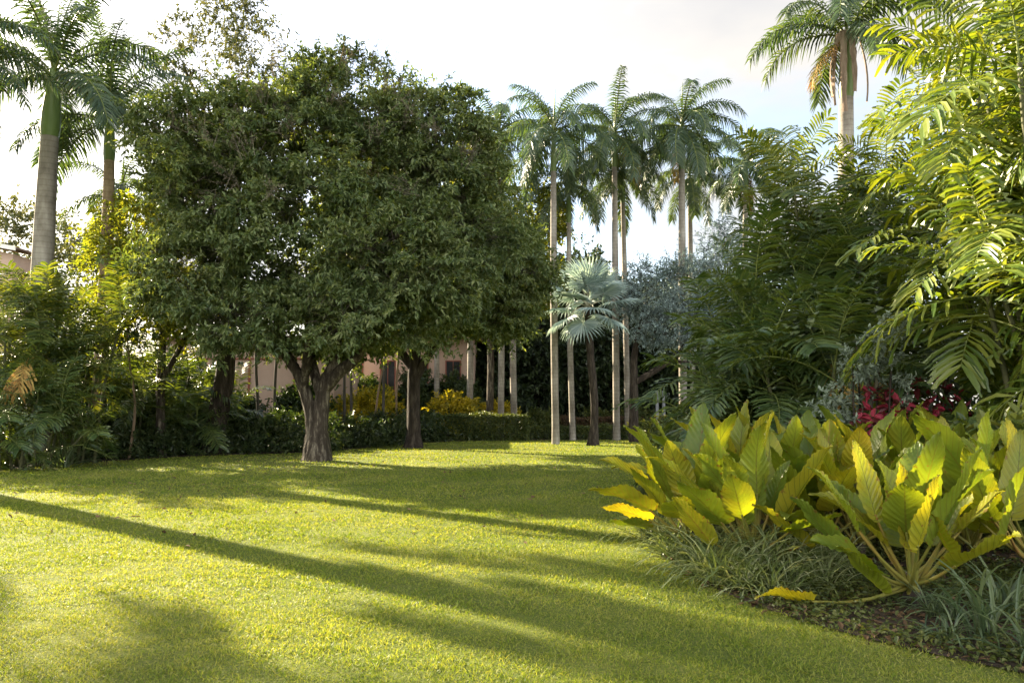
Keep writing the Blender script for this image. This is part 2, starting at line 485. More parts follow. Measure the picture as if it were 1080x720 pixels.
def lawn_material():
    m, t, out = new_mat('lawn_ground')
    lk = t.links.new
    g = nn(t, 'ShaderNodeNewGeometry')
    n1 = nn(t, 'ShaderNodeTexNoise')
    n1.inputs['Scale'].default_value = 0.55
    n1.inputs['Detail'].default_value = 4
    n2 = nn(t, 'ShaderNodeTexNoise')
    n2.inputs['Scale'].default_value = 38
    n2.inputs['Detail'].default_value = 5
    n2.inputs['Roughness'].default_value = 0.7
    lk(g.outputs['Position'], n1.inputs['Vector'])
    lk(g.outputs['Position'], n2.inputs['Vector'])
    a = nn(t, 'ShaderNodeMath', operation='MULTIPLY_ADD')
    lk(n1.outputs['Fac'], a.inputs[0])
    a.inputs[1].default_value = 0.5
    a.inputs[2].default_value = -0.22
    b = nn(t, 'ShaderNodeMath', operation='ADD')
    lk(a.outputs[0], b.inputs[0])
    lk(n2.outputs['Fac'], b.inputs[1])
    r = ramp(t, b.outputs[0], [(0.30, (0.042, 0.062, 0.012)), (0.52, (0.11, 0.135, 0.026)), (0.75, (0.22, 0.215, 0.06))])
    p = nn(t, 'ShaderNodeBsdfPrincipled')
    p.inputs['Roughness'].default_value = 0.9
    p.inputs['Specular IOR Level'].default_value = 0.1
    lk(r.outputs[0], p.inputs['Base Color'])
    bp = nn(t, 'ShaderNodeBump')
    bp.inputs['Strength'].default_value = 0.8
    bp.inputs['Distance'].default_value = 0.03
    lk(n2.outputs['Fac'], bp.inputs['Height'])
    lk(bp.outputs[0], p.inputs['Normal'])
    lk(p.outputs[0], out.inputs['Surface'])
    return m


M['lawn'] = lawn_material()
M['grass'] = leaf_mat('grass_blade', [(0.09, 0.145, 0.018), (0.15, 0.205, 0.026), (0.225, 0.26, 0.042), (0.30, 0.30, 0.085)], 0.4, (1.4, 1.25, 0.3), 0.55, 0.2, 0.6, 0.45)


def philo_material(name, c_lo, c_hi, c_vein, trans, sheen):
    """big-leaf blade: uv x runs across the blade, uv y from stalk to tip; veins belong to the leaf"""
    m, t, out = new_mat(name)
    lk = t.links.new
    uv = nn(t, 'ShaderNodeUVMap')
    sx = nn(t, 'ShaderNodeSeparateXYZ')
    lk(uv.outputs[0], sx.inputs[0])

    def mth(op, a, b=None, c=None):
        n = nn(t, 'ShaderNodeMath', operation=op)
        for i, v in enumerate((a, b, c)):
            if v is None:
                continue
            if isinstance(v, (int, float)):
                n.inputs[i].default_value = v
            else:
                lk(v, n.inputs[i])
        return n.outputs[0]
    au = mth('ABSOLUTE', mth('SUBTRACT', sx.outputs[0], 0.5))
    ph = mth('FRACT', mth('SUBTRACT', mth('MULTIPLY', sx.outputs[1], 11.0), mth('MULTIPLY', au, 4.0)))
    tri = mth('ABSOLUTE', mth('SUBTRACT', ph, 0.5))
    vein = mth('LESS_THAN', tri, 0.055)
    mid = mth('LESS_THAN', au, 0.022)
    vv = mth('MAXIMUM', mth('MULTIPLY', vein, 0.7), mid)
    g = nn(t, 'ShaderNodeNewGeometry')
    oi = nn(t, 'ShaderNodeObjectInfo')
    no = nn(t, 'ShaderNodeTexNoise')
    no.inputs['Scale'].default_value = 5
    no.inputs['Detail'].default_value = 5
    lk(g.outputs['Position'], no.inputs['Vector'])
    f = mth('MULTIPLY_ADD', no.outputs['Fac'], 0.9, mth('MULTIPLY_ADD', oi.outputs['Random'], 0.8, -0.42))
    f = mth('ADD', f, mth('MULTIPLY', au, 0.35))
    r = ramp(t, f, [(0.1, c_lo), (0.6, c_hi), (0.95, (c_hi[0] * 1.5, c_hi[1] * 1.12, c_hi[2]))])
    mc = nn(t, 'ShaderNodeMixRGB')
    lk(vv, mc.inputs['Fac'])
    lk(r.outputs[0], mc.inputs['Color1'])
    mc.inputs['Color2'].default_value = (*c_vein, 1)
    n3 = nn(t, 'ShaderNodeTexNoise')
    n3.inputs['Scale'].default_value = 16
    n3.inputs['Detail'].default_value = 4
    lk(g.outputs['Position'], n3.inputs['Vector'])
    edge = mth('MULTIPLY', mth('POWER', au, 3.0), 0.9)
    spot = mth('MULTIPLY', mth('GREATER_THAN', mth('ADD', n3.outputs['Fac'], edge), 0.715), 0.75)
    m2 = nn(t, 'ShaderNodeMixRGB')
    lk(spot, m2.inputs['Fac'])
    lk(mc.outputs[0], m2.inputs['Color1'])
    m2.inputs['Color2'].default_value = (0.16, 0.085, 0.03, 1)
    mc = m2
    p = nn(t, 'ShaderNodeBsdfPrincipled')
    p.inputs['Roughness'].default_value = 0.36
    p.inputs['Specular IOR Level'].default_value = sheen
    lk(mc.outputs[0], p.inputs['Base Color'])
    bp = nn(t, 'ShaderNodeBump')
    bp.inputs['Strength'].default_value = 0.45
    bp.inputs['Distance'].default_value = 0.02
    lk(tri, bp.inputs['Height'])
    lk(bp.outputs[0], p.inputs['Normal'])
    tr = nn(t, 'ShaderNodeBsdfTranslucent')
    mt = nn(t, 'ShaderNodeMixRGB', blend_type='MULTIPLY')
    mt.inputs['Fac'].default_value = 1
    lk(mc.outputs[0], mt.inputs['Color1'])
    mt.inputs['Color2'].default_value = (1.55, 1.4, 0.3, 1)
    lk(mt.outputs[0], tr.inputs['Color'])
    mx = nn(t, 'ShaderNodeMixShader')
    mx.inputs['Fac'].default_value = trans
    lk(p.outputs[0], mx.inputs[1])
    lk(tr.outputs[0], mx.inputs[2])
    lk(mx.outputs[0], out.inputs['Surface'])
    return m


M['philo'] = philo_material('big_leaf_blade', (0.095, 0.15, 0.022), (0.195, 0.24, 0.026), (0.13, 0.14, 0.022), 0.46, 0.35)
M['philo_yellow'] = philo_material('big_leaf_yellowing', (0.17, 0.20, 0.02), (0.30, 0.29, 0.025), (0.22, 0.16, 0.03), 0.45, 0.25)
M['philo_stalk'] = rough_mat('leaf_stalk', [(0.10, 0.13, 0.025), (0.20, 0.175, 0.035), (0.24, 0.115, 0.035)], 2.2, (1, 1, 1), 0.5, 0.15, 0.005)

# ------------------------------------------------------------------ ground
RIGHT_BED = [(4.6, 3.2), (3.25, 4.75), (2.5, 5.6), (2.0, 6.5), (1.72, 7.6), (1.62, 9.2), (1.8, 11.5), (2.3, 15), (3.1, 19), (4.2, 24), (5.4, 29), (6.3, 33), (7.2, 38.6), (40, 38.6), (40, 3.2)]
LEFT_BED = [(-40, 12), (-17.5, 16.5), (-13.6, 19.8), (-12.4, 21.8), (-11.4, 24.0), (-10.2, 25.8), (-8.4, 27.0), (-7.0, 28.0), (-5.4, 31.5), (-4.4, 34.4), (-2.6, 36.6), (0.2, 37.6), (3.5, 38.2), (7.2, 38.6), (7.2, 70), (-40, 70)]


def inside(poly, x, y):
    x, y = np.asarray(x), np.asarray(y)
    r = np.zeros(x.shape, bool)
    n = len(poly)
    for i in range(n):
        x1, y1 = poly[i]
        x2, y2 = poly[(i + 1) % n]
        c = ((y1 > y) != (y2 > y)) & (x < (x2 - x1) * (y - y1) / (y2 - y1 + 1e-12) + x1)
        r ^= c
    return r


def smooth_poly(poly, open_to):
    a = curve_pts(poly[:open_to], open_to * 6)
    return [tuple(p) for p in a] + poly[open_to:]


RIGHT_BED = smooth_poly(RIGHT_BED, 13)
LEFT_BED = smooth_poly(LEFT_BED, 14)

mb = MB()
xs = np.linspace(-400, 400, 9)
gxx, gyy = np.meshgrid(xs, xs)
V = np.stack([gxx, gyy, np.zeros_like(gxx)], -1).reshape(-1, 3)
ii = np.arange(8)[:, None] * 9 + np.arange(8)[None, :]
mb.add(V, np.stack([ii, ii + 1, ii + 10, ii + 9], -1).reshape(-1, 4))
tag(mb.build('lawn', M['lawn']), None, None, kind='structure')

for nm, poly in (('flower_bed', RIGHT_BED), ('planting_bed', LEFT_BED)):
    import bmesh
    bm = bmesh.new()
    vs = [bm.verts.new((x, y, 0.012)) for x, y in poly]
    bm.faces.new(vs)
    bmesh.ops.triangulate(bm, faces=bm.faces[:])
    me = bpy.data.meshes.new(nm)
    bm.normal_update()
    if sum(f.normal.z for f in bm.faces) < 0:
        bmesh.ops.reverse_faces(bm, faces=bm.faces[:])
    bm.to_mesh(me)
    bm.free()
    me.materials.append(M['soil'])
    tag(link(nm, me), None, None, kind='structure')


def grass():
    mb = MB()
    rng = np.random.default_rng(3)
    bands = [(3.9, 6.5, 6500, 0.032, 0.0048), (6.5, 9.5, 3300, 0.036, 0.0066), (9.5, 14, 1100, 0.045, 0.010), (14, 20, 480, 0.048, 0.015), (20, 38.5, 170, 0.05, 0.024)]
    for y0, y1, dens, h, w in bands:
        xm0 = 0.68 * y1 + 1.0
        n = int(dens * 2 * xm0 * (y1 - y0))
        x = rng.uniform(-xm0, xm0, n)
        y = rng.uniform(y0, y1, n)
        jx, jy = x + rng.normal(size=n) * 0.15, y + rng.normal(size=n) * 0.15
        k = (np.abs(x) < 0.68 * y + 1.0) & ~inside(RIGHT_BED, jx, jy) & ~inside(LEFT_BED, jx, jy)
        x, y = x[k], y[k]
        n = len(x)
        d = rng.normal(size=(n, 3)) * np.array([0.75, 0.75, 0.22]) + np.array([0, 0, 0.62])
        d[:, 2] = np.abs(d[:, 2]) + 0.12
        N = nrm(rng.normal(size=(n, 3)) + np.array([0, 0, 0.8]))
        q = np.sin(x * 7.3 + 2 * np.sin(y * 5.1)) * np.sin(y * 8.7 + 2 * np.sin(x * 4.3)) + 0.6 * np.sin(x * 1.7 + np.sin(y * 1.3)) * np.sin(y * 1.9)
        s = rng.uniform(0.55, 1.25, n) * (1 + 0.28 * q)
        leaf_quads(mb, np.stack([x, y, np.zeros(n)], -1), d, N, h * s, w * s, 0, 0.1, 0.2)
    o = mb.build('lawn_grass', M['grass'])
    tag(o, 'short yellow green lawn grass covering the open ground', 'grass', kind='stuff')


grass()


# ------------------------------------------------------------------ broadleaf trees
def branchy(mb, path, radii, seg=13, rough=0.045, n=20):
    P = curve_pts(path, n)
    r = np.interp(np.linspace(0, 1, n), np.linspace(0, 1, len(radii)), radii)
    tube(mb, P, r, seg, 0, True, rough)
    return P


def lumpy(seed, env, n, r0, r1, zmin):
    rng = np.random.default_rng(seed)
    lob = np.array(env, float)
    out = []
    while len(out) < n:
        l = lob[rng.integers(len(lob))]
        d = sph(rng, 1)[0]
        p = l[:3] + d * l[3:6] * rng.uniform(0.72, 0.95)
        q = np.linalg.norm((p - lob[:, :3]) / lob[:, 3:6], axis=1)
        if (q < 0.7).any() or p[2] < zmin:
            continue
        if any(np.linalg.norm(p - np.array(o[:3])) < r0 * 0.75 for o in out):
            continue
        r = rng.uniform(r0, r1)
        out.append((*p, r, r, r * 0.72))
    return out


def tree(name, label, base, limbs, lobes, leaf, bark, n_clump, twigs, per, leafL, leafW, clumpR, seed, group=None, droop=0.25, six=False, shell=(0.72, 1.0), zmin=-9, extra=None, flat=1.0):
    t = thing(name, label, 'tree', base, group)
    mb = MB()
    for path, radii in limbs:
        branchy(mb, path, radii)
    mb.build('trunk', M[bark], t)
    rng = np.random.default_rng(seed)
    c = MB()
    crown(c, rng, lobes, n_clump, twigs, per, leafL, leafW, clumpR, droop, shell, zmin, six, 0, 1, flat=flat)
    c.build('crown', [M[leaf], M['dark_bark']], t)
    if extra:
        extra(t, rng)
    return t


# the big spreading shade tree
def seed_sprays(t, rng):
    c = MB()
    lob = [(-2.4, -1.2, 8.6, 2.2, 2, 1.8), (0.4, -1.5, 9.6, 2.4, 2.2, 2.0), (2.6, -1.0, 8.0, 2.0, 2.0, 1.8), (-0.4, -2.4, 8.0, 2.4, 1.8, 2.0)]
    crown(c, rng, lob, 60, 10, 26, 0.07, 0.014, 0.5, 0.0, (0.9, 1.12), 7.0, False, 0, 0, 0.8, 0.7)
    c.build('seed_heads', M['seed'], t)


B1 = (gx(334, 23.9), 23.9, 0)
tree('shade_tree', 'broad dense shade tree with forked trunk on the lawn, largest crown', B1,
     [([(-0.02, 0, -0.1), (-0.08, 0, 0.8), (-0.22, 0.02, 1.6), (-0.55, 0, 2.5), (-1.05, 0, 3.4), (-1.5, 0.2, 5.0)], [0.44, 0.235, 0.19, 0.165, 0.14, 0.07]),
      ([(0.06, -0.05, -0.1), (0.10, -0.05, 0.9), (0.16, 0, 1.8), (0.25, 0, 2.3), (0.55, 0.1, 3.2), (0.6, 0.1, 5.2)], [0.46, 0.255, 0.225, 0.20, 0.15, 0.07]),
      ([(0.22, 0, 2.1), (0.7, -0.2, 2.6), (1.25, -0.3, 3.1), (1.7, -0.4, 4.2)], [0.2, 0.18, 0.15, 0.07]),
      ([(-0.4, 0, 2.1), (-0.2, -0.5, 3.0), (0.0, -0.9, 4.6)], [0.14, 0.12, 0.06]),
      ([(0.1, 0, 2.0), (-0.25, 0.4, 2.9), (-0.5, 0.8, 4.6)], [0.16, 0.14, 0.06]),
      ([(-0.9, 0, 3.0), (-1.9, -0.3, 3.7), (-2.8, -0.4, 4.8)], [0.11, 0.09, 0.04])],
     lumpy(5, [(0.3, 0, 7.3, 3.4, 3.8, 3.8), (-2.1, -0.4, 8.6, 2.3, 2.4, 2.0), (2.5, -0.3, 6.6, 2.4, 2.6, 2.7), (-0.9, 0, 9.4, 2.4, 2.6, 1.6), (1.6, 0.3, 9.7, 2.5, 2.5, 1.8), (-1.0, -2.0, 5.0, 2.6, 2.0, 1.6), (1.6, -1.8, 5.0, 2.4, 2.0, 1.6), (-1.5, -0.6, 5.0, 1.7, 2.0, 1.4), (2.8, 0.2, 8.9, 1.9, 2.0, 1.7), (2.4, 0.2, 10.2, 1.6, 1.7, 1.0)], 74, 0.85, 1.6, 3.7) + [(0.1, 0, 7.3, 3.5, 3.5, 3.5), (-0.9, 0, 9.7, 2.2, 2.2, 1.4), (-0.8, -1.6, 6.4, 2.4, 1.8, 1.6), (1.4, 0, 9.2, 2.2, 2.2, 1.5), (2.2, 0, 6.4, 2, 2.2, 2.2)],
     'shade_leaf', 'bark', 1400, 9, 19, 0.165, 0.068, 0.62, 11, droop=0.3, zmin=3.35, extra=seed_sprays, flat=0.4, shell=(0.6, 1.0))

# its darker neighbour
B2 = (gx(436, 31), 31, 0)
tree('shade_tree', 'shade tree with dark straight trunk, right of and behind the largest crown', B2,
     [([(0, 0, -0.1), (0.02, 0, 0.5), (0.0, 0, 1.6), (0.02, 0, 3.0), (0.1, 0, 5.0), (0.3, 0, 7.5)], [0.46, 0.28, 0.25, 0.24, 0.2, 0.1]),
      ([(0, 0, 2.6), (0.6, -0.1, 3.6), (1.5, -0.3, 5.0), (2.4, -0.4, 6.5)], [0.2, 0.16, 0.12, 0.05]),
      ([(0, 0, 3.0), (-0.7, 0.1, 4.0), (-1.5, 0, 5.5)], [0.18, 0.15, 0.06])],
     lumpy(6, [(0.5, 0, 7.9, 2.0, 3.0, 2.6), (-1.0, 0, 9.4, 2.0, 2.8, 2.6), (-1.6, 0, 10.3, 1.5, 2.0, 1.4), (2.4, -0.5, 6.4, 2.1, 2.3, 2.1), (0.4, -1.2, 6.2, 2.6, 2.4, 1.9), (3.1, 0, 5.9, 1.5, 1.9, 1.3)], 36, 0.85, 1.5, 4.6) + [(0.5, 0, 7.9, 1.8, 2.6, 2.3), (2.2, -.3, 6.4, 1.9, 2, 1.8), (-.9, 0, 9.2, 1.7, 2.2, 2.1)],
     'shade_leaf', 'dark_bark', 800, 9, 17, 0.19, 0.075, 0.7, 12, droop=0.3, zmin=4.2, flat=0.4, shell=(0.6, 1.0))

# yellow green crowns catching the sun
tree('sunlit_tree', 'yellow green tree behind the right edge of the shade trees', (gx(515, 39.5), 39.5, 0),
     [([(0, 0, 0), (0.1, 0, 4), (-0.3, 0, 12)], [0.2, 0.16, 0.06]), ([(0.05, 0, 5), (1.2, 0, 8), (2.0, 0, 11)], [0.1, 0.08, 0.03])],
     [(-0.6, 0, 13.3, 1.5, 1.5, 1.5), (2.1, 0, 11.2, 1.7, 1.6, 1.6), (1.0, -0.2, 9.8, 1.6, 1.5, 1.5), (2.3, 0.2, 7.8, 1.2, 1.2, 1.5), (0.3, 0, 11.6, 1.5, 1.4, 1.3)],
     'yellow_leaf', 'bark', 230, 7, 11, 0.24, 0.10, 0.62, 13)
tree('sunlit_tree', 'bright yellow green tree beside the tan royal palm at left', (gx(172, 26.0), 26.0, 0),
     [([(0, 0, 0), (-0.1, 0, 2.5), (0, 0, 6.5)], [0.16, 0.13, 0.05]), ([(0, 0, 2.5), (0.8, 0, 4.2), (1.0, 0, 5.4)], [0.09, 0.07, 0.03])],
     [(-0.8, 0, 7.0, 1.4, 1.5, 1.3), (0.5, -0.2, 6.2, 1.6, 1.5, 1.4), (-0.6, 0, 5.1, 1.4, 1.4, 1.2), (1.2, -0.5, 4.7, 1.4, 1.2, 1.0), (-1.5, 0, 6.0, 1.0, 1.0, 1.0)],
     'yellow_leaf', 'bark', 270, 7, 11, 0.17, 0.075, 0.55, 14)
# tall airy tree behind with the leaning dark trunk
tree('airy_tree', 'tall airy tree with leaning dark trunk beside the pink wall', (gx(228, 27.4), 27.4, 0),
     [([(-0.05, 0, -0.1), (0, 0, 0.8), (0.3, 0, 3.0), (0.2, 0.4, 6.5), (0.3, 0.6, 10.5), (0.4, 0.6, 13.2)], [0.46, 0.37, 0.30, 0.24, 0.15, 0.05]),
      ([(0.3, 0.6, 9.5), (-0.8, 0.4, 11.8), (-1.6, 0.2, 13.6)], [0.1, 0.07, 0.03]), ([(0.3, 0.6, 10), (1.6, 0.4, 11.8), (2.4, 0.3, 13)], [0.1, 0.07, 0.03])],
     [(-1.2, 0.2, 13.9, 1.7, 1.6, 1.3), (0.5, 0.5, 13.5, 1.8, 1.7, 1.2), (2.3, 0.5, 12.4, 1.3, 1.3, 0.8), (0.0, 0.5, 15.6, 1.6, 1.6, 1.0), (4.1, 0.5, 12.3, 1.0, 1.0, 0.7), (6.4, 0.4, 11.3, 0.9, 0.9, 0.7)],
     'far_leaf', 'dark_bark', 120, 7, 10, 0.16, 0.07, 0.7, 15, shell=(0.3, 1.0))
# far pale tree at the left edge
tree('far_tree', 'hazy round tree far off above the house roof', (gx(22, 62), 62, 0),
     [([(0, 0, 0), (0, 0, 6), (0.3, 0, 13)], [0.4, 0.3, 0.1])],
     [(0, 0, 13.6, 4.6, 4, 3.4), (-3.5, 0, 12, 3, 3, 2.6), (3.6, 0, 11.2, 2.8, 3, 2.4)],
     'far_leaf', 'dark_bark', 190, 7, 9, 0.36, 0.18, 1.2, 16)
# silver buttonwood
K = 36 / 28.5
SL = [(-0.9, 0, 5.4, 1.3, 1.5, 1.2), (0.6, 0, 5.6, 1.6, 1.6, 1.3), (1.7, 0.2, 6.2, 1.2, 1.3, 1.5), (0.9, -0.4, 4.4, 1.7, 1.4, 0.9), (-0.6, -0.4, 4.4, 1.2, 1.2, 0.7), (1.9, 0.3, 7.6, 0.6, 0.6, 0.7)]
tree('silver_tree', 'silvery blue leaved tree right of the silver fan palm', (gx(668, 36), 36, 0),
     [([(0, 0, -0.05), (0.02, 0, 2.0), (0.1, 0, 4.0), (0.6, -0.2, 6.2)], [0.24, 0.19, 0.15, 0.05]),
      ([(0.02, 0, 2.6), (1.6, -0.2, 3.6), (3.0, -0.3, 4.9), (3.8, -0.3, 6.6)], [0.15, 0.12, 0.08, 0.03]),
      ([(1.6, -0.2, 3.6), (3.2, -0.5, 3.5), (4.0, -0.6, 4.4)], [0.08, 0.06, 0.02]), ([(0.8, -0.1, 3.1), (2.2, -0.5, 4.3), (2.2, -0.5, 6.0)], [0.07, 0.06, 0.02])],
     [((x + 1.42) * K, y * K, (z - 1.6) * K + 1.6, a * K, b * K, c * K) for x, y, z, a, b, c in SL],
     'silver_leaf', 'dark_bark', 420, 8, 13, 0.125, 0.046, 0.6, 17, droop=0.1, shell=(0.45, 1.0))

# dark wood closing the view behind the palms: every tree its own
wood = [(478, 52, 10.5, 3.6, 'nearest the pink building'), (520, 55, 11.5, 3.8, 'behind the lone white palm trunk'), (566, 50, 9.8, 3.4, 'left of the tall palms'),
        (604, 54, 11.8, 3.6, 'directly behind the silver fan palm'), (640, 51, 9.2, 3.3, 'just right of the silver fan palm'), (680, 53, 9.4, 3.4, 'behind the silvery blue tree'),
        (722, 50, 9.6, 3.4, 'behind the two grey posts'), (764, 48, 8.8, 3.3, 'at the right end')]
for i, (px, Y, h, r, where) in enumerate(wood):
    rr = random.Random(i)
    tree('dark_tree', 'dense dark green tree in the back row, ' + where, (gx(px, Y), Y, 0),
         [([(0, 0, 0), (0.1, 0, h * 0.4), (rr.uniform(-.4, .4), 0, h * 0.85)], [0.25, 0.2, 0.08])],
         [(0, 0, h - r * 0.95, r, r, r), (rr.uniform(-1, 1), -0.8, h * 0.45, r * 0.95, r * 0.9, h * 0.3), (rr.uniform(-1.5, 1.5), -1.0, h * 0.22, r, r * 0.8, h * 0.22)],
         'wood_leaf', 'dark_bark', 330, 7, 9, 0.34, 0.18, 0.85, 30 + i, 'dark trees closing the back of the garden')


# ------------------------------------------------------------------ palms
def frond_mesh(name, mats, Lr, e0, e1, pairs, ll, lw, s0=0.12, planes=(0.35, -0.1), fwd=0.5, droop=0.5, blunt=False, seed=0, rr=0.02, pw=1.3, side=0.0, tipf=0.45, fan_end=False, twist=0.3):
    rng = np.random.default_rng(seed)
    n = 22
    s = np.linspace(0, 1, n)
    e = math.radians(e0) + (math.radians(e1) - math.radians(e0)) * s ** pw
    ds = Lr / (n - 1)
    yaw = side * s ** 2
    T = np.stack([np.cos(e) * np.cos(yaw), np.cos(e) * np.sin(yaw), np.sin(e)], -1)
    P = np.vstack([[0, 0, 0], np.cumsum(T[:-1] * ds, 0)])
    mbf = MB()
    tube(mbf, P, np.linspace(rr, rr * 0.2, n), 5, 1)
    B = np.stack([-np.sin(yaw), np.cos(yaw), np.zeros(n)], -1)
    N = np.cross(T, B)
    rows = []
    for sd in (1, -1):
        for i in range(pairs):
            si = s0 + (1 - s0) * (i + rng.uniform(-0.25, 0.25) + 0.5) / pairs
            si = min(max(si, 0.02), 0.995)
            q = si * (n - 1)
            a = int(q)
            f = q - a
            b = min(a + 1, n - 1)
            p = P[a] * (1 - f) + P[b] * f
            t_, n_, b_ = T[a], N[a], B[a]
            u = (si - s0) / (1 - s0)
            pl = planes[i % len(planes)] + rng.normal() * 0.13
            fw = fwd + (0.9 - fwd) * u ** 3 + rng.normal() * 0.06
            d = sd * b_ * math.cos(pl) + n_ * math.sin(pl) + t_ * fw
            prof = (0.55 + 0.45 * min(1, u / 0.25)) * (1 - (1 - tipf) * max(0, (u - 0.4) / 0.6) ** 1.4)
            wd = lw * rng.uniform(0.8, 1.15) * (0.75 + 0.25 * min(1, u / 0.2))
            if fan_end and u > 0.88:
                wd *= 1.5
            rows.append((p, d, t_, ll * prof * rng.uniform(0.9, 1.08), wd, rng.normal() * twist, rng.uniform(0.7, 1.3) * droop))
    P0 = np.array([r[0] for r in rows])
    D = nrm(np.array([r[1] for r in rows]))
    Tt = np.array([r[2] for r in rows])
    ln = np.array([r[3] for r in rows])[:, None]
    w = np.array([r[4] for r in rows])[:, None]
    tw = np.array([r[5] for r in rows])[:, None]
    dr = np.array([r[6] for r in rows])[:, None]
    W = nrm(Tt - (Tt * D).sum(-1, keepdims=True) * D)
    W = nrm(W * np.cos(tw) + np.cross(D, W) * np.sin(tw))
    Z = np.array([0, 0, 1.0])
    NN = np.cross(D, W)
    NN *= np.sign(NN[:, 2:3] + 1e-6)

    def pt(t):
        return P0 + D * ln * t - Z * ln * dr * t * t
    m = len(rows)
    k = np.arange(m)[:, None]
    if blunt:
        a, b, c, d_ = pt(0.0), pt(0.4), pt(0.78), pt(1.0)
        j1, j2 = rng.uniform(-0.1, 0.12, (m, 1)), rng.uniform(-0.1, 0.12, (m, 1))
        cr = 0.12
        V = np.stack([a - W * w * .14, a + W * w * .14, b - W * w * .5 + NN * w * cr, b, b + W * w * .5 + NN * w * cr,
                      c - W * w * .42 + NN * w * cr * .7, c, c + W * w * .42 + NN * w * cr * .7, d_ - W * w * .22 - D * ln * (0.06 + j1), d_, d_ + W * w * .22 - D * ln * (0.06 + j2)], 1)
        o = k * 11
        mbf.add(V.reshape(-1, 3), np.concatenate([o + np.array([[2, 3, 6, 5]]), o + np.array([[3, 4, 7, 6]]), o + np.array([[5, 6, 9, 8]]), o + np.array([[6, 7, 10, 9]]), o + np.array([[0, 1, 3, 2]])]), 0)
        tri = np.concatenate([o + np.array([[1, 4, 3]])])
        mbf.F.append(tri.astype(np.int32) + (mbf.n - len(V) * 11))
        mbf.M.append(0)
        mbf.S.append(False)
    else:
        a, b, c = pt(0.0), pt(0.45), pt(1.0)
        V = np.stack([a - W * w * .3, a + W * w * .3, b - W * w * .5, b + W * w * .5, c], 1)
        o = k * 5
        mbf.add(V.reshape(-1, 3), o + np.array([[0, 1, 3, 2]]), 0)
        mbf.F.append((o + np.array([[2, 3, 4]])).astype(np.int32) + (mbf.n - m * 5))
        mbf.M.append(0)
        mbf.S.append(False)
    return mbf.mesh(name, mats)


ROYAL_ANG = [(80, -5), (64, -42), (52, -60), (39, -72), (25, -80), (8, -85), (-12, -87), (-30, -88)]


def royal_set(mat, tagn):
    out = []
    for i, (a, b) in enumerate(ROYAL_ANG):
        out.append(frond_mesh('frond', [M[mat], M['rachis']], 3.0, a, b, 74, 0.60, 0.052, 0.10, (0.6, 0.1, -0.3), 0.45, 0.7, False, 100 + i + tagn, 0.035, 1.15, 0.12 * (-1) ** i, 0.5))
    return out


ROYAL = royal_set('royal', 0)
ROYAL_B = royal_set('royal_blue', 20)
ROYAL_UP = [frond_mesh('frond', [M['royal_blue'], M['rachis']], 3.4, a, b, 84, 0.62, 0.05, 0.10, (0.6, 0.1, -0.3), 0.45, 0.65, False, 170 + i, 0.035, 1.2, 0.12 * (-1) ** i, 0.5) for i, (a, b) in enumerate([(84, 50), (74, 15), (62, -12), (50, -32), (36, -50), (20, -64), (2, -75)])]
ROYAL_DEAD = [frond_mesh('frond', [M['dead'], M['rachis']], 2.6, -30, -86, 50, 0.5, 0.04, 0.13, (0.4, -0.2), 0.45, 0.8, False, 150, 0.03)]


def place_frond(parent, me, loc, az, sc=1.0, roll=0.0, label=None):
    o = link('frond', me, parent, loc)
    o.rotation_euler = (roll, 0, az)
    o.scale = (sc, sc, sc)
    if label:
        o['label'] = label
    return o


def royal_palm(label, base, top, r, shaft, n_fr, sc, seed, fset, bark='palm_bark', group=None, spear=True, bulge=0.12, frondset=None, dead=0):
    """top: crownshaft top relative to base"""
    rr = random.Random(seed)
    t = thing('royal_palm', label, 'palm tree', base, group)
    top = np.array(top, float)
    H = top[2]
    sh = shaft
    n = 18
    s = np.linspace(0, 1, n) * (1 - sh / H)
    bow = np.array([rr.uniform(-.06, .06), 0, 0])
    P = top[None] * s[:, None] + bow * np.sin(s * math.pi)[:, None] * 2
    P[:, 2] = s * H
    P[0, 2] = -0.05
    rad = r * (1.0 + bulge * np.sin(np.linspace(0, 1, n) * math.pi) - 0.22 * np.linspace(0, 1, n))
    rad[0] *= 1.22
    rad[1] *= 1.05
    mb = MB()
    tube(mb, P, rad, 14, 0, True, 0.006)
    mb.build('trunk', M[bark], t)
    mb = MB()
    p0 = P[-1]
    q = np.linspace(0, 1, 10)
    Q = p0[None] * (1 - q[:, None]) + (top + np.array([0, 0, 0.15]))[None] * q[:, None]
    tube(mb, Q, rad[-1] * np.interp(q, [0, 0.1, 0.35, 0.8, 1], [1.02, 1.15, 1.12, 0.72, 0.5]), 12, 0)
    mb.build('crownshaft', M['shaft'], t)
    if spear:
        mb = MB()
        z = np.linspace(0, 1, 6)
        tube(mb, np.stack([top[0] + 0.06 * z * sc, top[1] + 0 * z, top[2] + 1.9 * sc * z], -1), [0.05, 0.05, 0.045, 0.035, 0.022, 0.006], 6, 0)
        mb.build('spear_leaf', M['shaft'], t)
    frs = frondset or fset
    az = rr.uniform(0, 6.28)
    for k in range(n_fr):
        f = k / max(1, n_fr - 1)
        idx = min(len(frs) - 1, int(f ** 0.85 * len(frs) * 0.999))
        az += 2.39996 + rr.uniform(-.2, .2)
        place_frond(t, frs[idx], tuple(top + np.array([0, 0, 0.05 - 0.25 * f])), az, sc * rr.uniform(0.9, 1.08), rr.uniform(-.12, .12))
    for k in range(dead):
        place_frond(t, ROYAL_DEAD[0], tuple(top + np.array([0, 0, -0.3])), rr.uniform(0, 6.28), sc * 0.9, label='dry yellowed frond')
    return t


